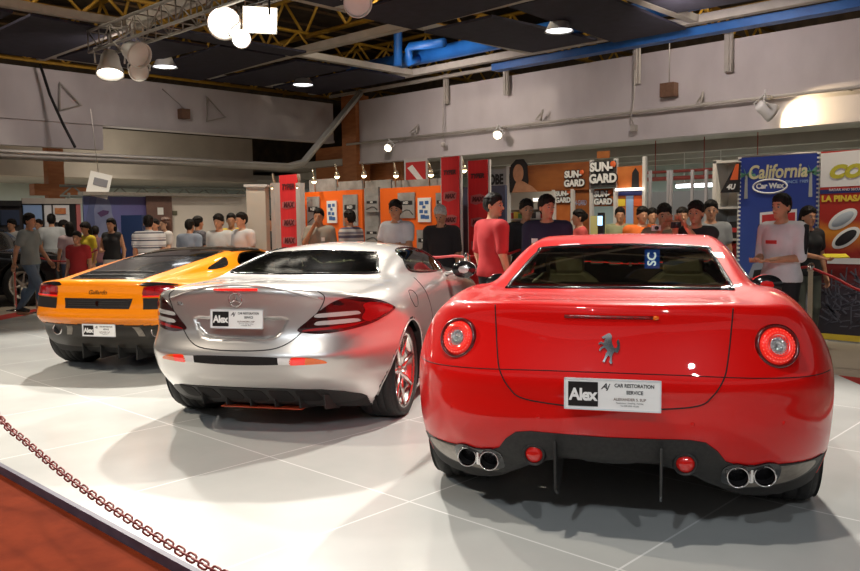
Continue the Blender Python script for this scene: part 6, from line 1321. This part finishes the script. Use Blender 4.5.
# far left stalls: dark fronts with white headers and posters
t = thing('exhibition_booth', 'row of small stalls with pale headers and posters at the far left', 'booth', (0, 0, 0)); XB = -19.0
for (u0, v0, u1, v1, m_, nm, dx) in ((-60, 200, 82, 320, noisy('stall_dark', (.035, .03, .03), (.06, .05, .05), 3, .7), 'back_wall', 0), (22, 198, 82, 204, noisy('header_cream', (.45, .40, .33), (.5, .45, .38), 4, .6), 'header_board', .08), (-60, 200, 22, 206, M_dark, 'header_board', .08), (23, 205, 43, 232, M_lb, 'poster_blue', .05), (44, 205, 53, 240, M_w, 'white_panel', .05), (53, 205, 70, 222, M_w, 'poster_white', .06), (55, 208, 66, 214, noisy('poster_orange', (.7, .3, .1), (.5, .1, .05), 8, .5), 'poster_picture', .08), (70, 205, 76, 240, M_dark, 'dark_strip', .06), (76, 204, 82, 240, mat('panel_pink', (.55, .16, .15), .6), 'pink_panel', .06), (0, 210, 20, 225, mat('dim_blue', (.03, .05, .10), .5), 'dim_poster', .05)):
    B = MB(); a, b = at(u0, v0, x=XB+dx), at(u1, v1, x=XB+dx); B.bb((XB+dx-.04, a.y, max(b.z, -.06)), (XB+dx, b.y, a.z)); B.build(nm, m_, t)
# ---------------------------------------------------------------- black off-road car at the far left
def suv():
    p = at(-131, 285, D=15.7); root = thing('offroad_car', 'black off-road car at the far left with people around it', 'car', (p.x, p.y, -.06), math.radians(-84)-HT); root.scale = (1, .9, 1)
    d = dict(L=4.4, Wy=[0, .3, 2, 3.6, 4.4], Wz=[.2, .5, .9, 1.1, 1.4], W=[[.78, .82, .82, .78, .7], [.84, .87, .87, .84, .7], [.86, .88, .88, .86, .7], [.85, .87, .87, .82, .7], [.75, .78, .78, .7, .6]],
        Ty=[0, .4, 2.4, 3, 4.1, 4.4], Tx=[0, .4, .7, .9], T=[[1.0]*4, [1.04]*4, [1.04]*4, [1.02]*4, [.98, .98, .95, .9], [.9]*4], Rz=([.1, .5, 1, 1.5], [.1, 0, 0, .1]), RPz=[.3, 1.2], RPx=[0, .5, .8, 1.0], RP=[[0, .01, .05, .12]]*2,
        Fx=([0, .5, 1.05], [4.4, 4.38, 4.2]), By=[0, 1, 4.4], Bx=[0, 1.0], B=[[.35, .35]]*3, Cy=([0, .3, 1, 2.2, 2.6, 2.95, 3.2], [1.30, 1.42, 1.45, 1.45, 1.40, 1.1, .95]), Cz=([.9, 1.1, 1.3, 1.5], [.84, .80, .74, .68]), Cwy=([0, 1, 3], [1, 1, 1]), crown=.02,
        arches=[(.85, .4, .46), (3.5, .4, .46)], cavity=(5, 6, 5), gx=[(0, .035), (1.0,)], gy=[(-.1, .05), (4.5,)], gz=[(.25, .035), (1.6,)], holes=[])
    F = make_F(d); car_body(d, F, root, M_blk)
    for s in (-1, 1):
        for (y0, y1) in ((.35, 1.2), (1.3, 2.0), (2.08, 2.6)): patch(F, [(y0, 1.10), (y0+.04, 1.34), (y1-.06, 1.34), (y1, 1.10)], 'x', 'side_window', M_dglass, root, .004, .01, .05, s < 0, crv=False)
        for y in (.85, 3.5): wheel(root, s*.88, y, .40, .24, .25, s, 6, mat('white_rim', (.6, .58, .52), .4), 'single')
    B = MB(); B.tube([(-.7, 4.45, .6), (.7, 4.45, .6)], .05, 8); B.tube([(-.35, 4.45, .5), (-.35, 4.5, .95), (.35, 4.5, .95), (.35, 4.45, .5)], .035, 8); B.build('bull_bar', M_chr, root)
    for s in (-1, 1): B = MB(); B.ball((s*.6, 4.42, .82), (.1, .05, .1)); B.build('head_lamp', M_chr, root)
    return root
suv()
# ---------------------------------------------------------------- people
C = cloth; den = C('denim', (.06, .09, .16)); kh = C('khaki', (.28, .22, .14)); blk = C('black_cloth', (.012, .012, .014)); gry = C('grey_cloth', (.26, .26, .27)); wht = C('white_cloth', (.66, .66, .66))
st_polo = striped('navy_white_stripes', [(0, (.68, .68, .68)), (.45, (.05, .05, .09)), (.62, (.68, .68, .68)), (.80, (.25, .25, .3)), (.9, (.68, .68, .68))], 2, .125)
st_mid = striped('grey_blue_stripes', [(0, (.55, .52, .5)), (.3, (.10, .09, .14)), (.62, (.55, .52, .5)), (.75, (.25, .23, .28))], 2, .14)
st_one = striped('white_with_black_band', [(0, (.70, .70, .70)), (.66, (.02, .02, .03)), (.72, (.70, .70, .70))], 2, .62, offs=0)
plaid = noisy('dark_plaid', (.02, .02, .03), (.16, .15, .17), 38, .8)
per = person
per('man in a white shirt behind the black off-road car at the far left edge', 12, 219, 17.4, 160, C('off_white', (.55, .55, .53)), den)
per('man in a grey T-shirt and jeans walking past the barrier post at far left', 28, 213, 13.0, -95, C('tee_grey', (.25, .28, .27)), C('light_denim', (.12, .17, .24)), legs='walk', la='swing', ra='back', skin=SKIN)
per('man in a brown patterned shirt standing behind the walking man', 39, 219, 17.6, 170, noisy('brown_print_shirt', (.18, .10, .07), (.3, .2, .15), 30), blk)
per('man in a pale shirt seen from behind, in front of the white panel', 51, 214, 17.2, 20, C('pale_grey_shirt', (.50, .52, .54)), blk, fat=1.1)
per('man in a light blue shirt leaning over beside the off-road car', 62, 220, 17.6, -60, C('light_blue_shirt', (.20, .31, .42)), den, tilt=20, ra='front')
per('person with long dark hair in a pale pink top behind the boy', 69, 222, 14.6, 40, C('pale_pink_top', (.50, .36, .38)), den, hairstyle='long', female=True)
per('boy in a red and black T-shirt standing by the red rope', 77, 231, 12.7, 175, C('deep_red_tee', (.36, .018, .02)), blk, neck=None)
per('woman in a bright yellow T-shirt looking down behind the boy', 86, 222, 14.6, 150, C('yellow_tee', (.66, .50, .03)), den, female=True, tilt=15, hairstyle='bob')
per('person in dark clothes with a cap between the yellow T-shirt and the backdrop', 95, 226, 15.6, 30, C('faded_maroon', (.18, .08, .10)), den)
per('long-haired woman in a black sleeveless top and white shorts', 111, 218, 14.4, 175, C('black_top', (.012, .012, .014)), C('white_shorts', (.62, .60, .58)), sleeve=0, hairstyle='long', female=True, skirt=True, ra='front', skin=SKIN)
per('man in a navy and white striped polo seen from behind', 148, 215, 12.6, 10, st_polo, den, fat=1.12, collar=wht)
per('person in a pink shirt just behind the striped polo', 155, 219, 15.7, 170, C('pink_shirt', (.60, .12, .15)), blk)
per('brown-haired woman in a pale top holding a dark bag', 166, 217, 14.6, 120, C('pale_top', (.5, .46, .44)), C('black_skirt', (.02, .02, .02)), hair=HAIRB, hairstyle='bob', female=True, la='front', ra='front', skin=SKIN2)
per('man in a grey-blue shirt seen from behind at the white wall', 189, 219, 13.4, -20, C('grey_blue_shirt', (.30, .34, .42)), den, fat=1.1)
per('man in a dark plaid shirt leaning towards the white wall', 197, 216, 14.0, -40, plaid, blk, ra='front')
per('man in a white shirt with an identity cord, leaning forward', 219, 214, 12.6, 165, C('white_shirt', (.66, .66, .64)), blk, la='front', tilt=5, skin=SKIN)
per('man in a yellow shirt with a badge behind the two men in white', 231, 213, 13.6, -170, C('gold_shirt', (.62, .46, .02)), blk, logo=[(0, 1.22, .12, .09, M_w)])
per('man in a white polo with a black chest band', 242, 212, 12.2, 140, st_one, blk, ra='front', skin=SKIN2, fat=1.05)
per('young woman in a pale blue top beside the lit pillar', 256, 214, 13.4, 120, C('pale_blue_top', (.46, .50, .62)), den, female=True, hairstyle='tail')
per('man in dark clothes in the doorway behind the lone red flag', 271, 216, 15.5, 160, blk, blk)
per('man in a beige shirt with one hand at his mouth before the orange wall', 319, 208, 12.3, 170, C('beige_tee', (.32, .28, .23)), kh, ra='mouth', sleeve=.7, logo=[(-.09, 1.25, .05, .06, M_w)])
per('man in a grey striped shirt facing the orange wall', 350, 210, 12.0, 55, st_mid, den, fat=1.05)
per('man in a white shirt and sunglasses with crossed arms behind the silver car', 396, 200, 10.5, 150, C('white_short_sleeve', (.70, .71, .74)), blk, la='crossed', ra='crossed', head=20, collar=C('white_short_sleeve', (.7, .7, .7)), skin=SKIN)
per('grey-haired man in a black open-necked shirt looking down', 441, 205, 10.4, 160, C('black_shirt', (.022, .018, .02)), blk, hair=HAIRG, tilt=22, sleeve=.9, collar=C('black_shirt', (0, 0, 0)), fat=1.05, skin=SKIN)
per('young man in a bright red T-shirt turned to look back', 492, 192.5, 8.3, -60, C('red_tee', (.42, .014, .017)), blk, head=-60, fat=1.02, sleeve=.85, skin=SKIN)
per('young man in a black T-shirt with small white print', 526, 199, 9.6, -170, C('black_tee', (.016, .017, .02)), den, sleeve=.9, logo=[(0, 1.22, .16, .012, gry), (0, 1.19, .14, .012, gry), (.01, 1.16, .15, .012, gry), (.07, 1.07, .04, .06, mat('print_red', (0, 0, 0)))])
per('young man in a navy T-shirt with a yellow and white chest patch', 547, 195, 8.7, 165, C('navy_tee', (.020, .018, .05)), blk, head=40, sleeve=.95, fat=1.12, logo=[(.12, 1.25, .07, .05, M_w), (.12, 1.21, .07, .03, M_y)])
per('woman in a coral top at the counter of the orange booth', 580, 209, 12.0, 90, C('coral_top', (.60, .09, .08)), blk, female=True, hairstyle='tail', la='front')
per('person in an olive shirt with a pale headband behind the red car roof', 620, 207, 12.9, 170, C('olive_shirt', (.26, .27, .15)), blk, fat=1.1)
per('man in an orange shirt behind the red car roof', 642, 206.5, 11.8, -175, C('orange_shirt', (.78, .16, .02)), blk, fat=1.2)
per('man half hidden behind the orange shirt', 652, 208, 12.8, 180, C('grey_shirt_back', (.3, .3, .28)), blk)
per('young man holding a small camera up in front of his face', 664, 203, 8.9, 172, C('tan_tee', (.30, .24, .16)), blk, la='camera', ra='camera', tilt=12)
per('man in a cream shirt standing behind the two photographers', 682, 207, 11.2, 175, C('cream_shirt', (.55, .50, .42)), blk)
per('man in a black T-shirt raising a camera, beside the other photographer', 697, 201, 8.3, 130, C('black_tee_two', (.02, .02, .022)), blk, la='camera', ra='camera', head=15)
per('man in a grey shirt beside the white display shelf', 711, 200, 10.2, 165, C('grey_tee_two', (.30, .31, .31)), blk)
per('young man in a white T-shirt with black shoulder stripes before the blue banner', 783, 193, 7.9, 120, C('white_raglan', (.66, .66, .68)), blk, la='front', ra='front', sleeve=.95, logo=[(.02, 1.27, .13, .035, mat('print_red', (0, 0, 0)))], stripe=True, fat=1.08, skin=SKIN)
W1 = per('young woman in a black polo handing out a leaflet before the red banner', 808, 206, 9.4, 190, C('black_polo', (.012, .013, .015)), C('grey_green_trousers', (.10, .12, .10)), female=True, hairstyle='bob', la='down', ra='reach', z0=-.06, skin=SKIN, shoes=mat('light_sole_shoe', (.10, .10, .10), .5))
# cameras and leaflet in hands
for lab, u, v, D_ in (('small silver compact camera held by the young man in tan', 656, 228, 8.55), ('small black compact camera held by the man in black', 676, 225, 8.05)):
    p = at(u, v, D=D_); t = thing('compact_camera', lab, 'camera', p, -HT+.1); B = MB(); B.box((0, 0, 0), (.10, .03, .06)); B.build('body', M_lampb if 'silver' in lab else M_k, t, .006); B = MB(); B.lathe([(0, -.035), (.018, -.035), (.022, -.015)], n=16, axis='y'); B.build('lens', M_k, t)
p = at(836, 256, D=9.0); t = thing('leaflet', 'bright yellow leaflet held out by the woman in black', 'leaflet', p, -HT); B = MB(); B.box((0, 0, 0), (.26, .10, .012), M=Matrix.Rotation(.35, 4, 'X')); B.build('paper', mat('paper_yellow', (.72, .60, .02), .6), t)
red_car(); silver_car(); orange_car()
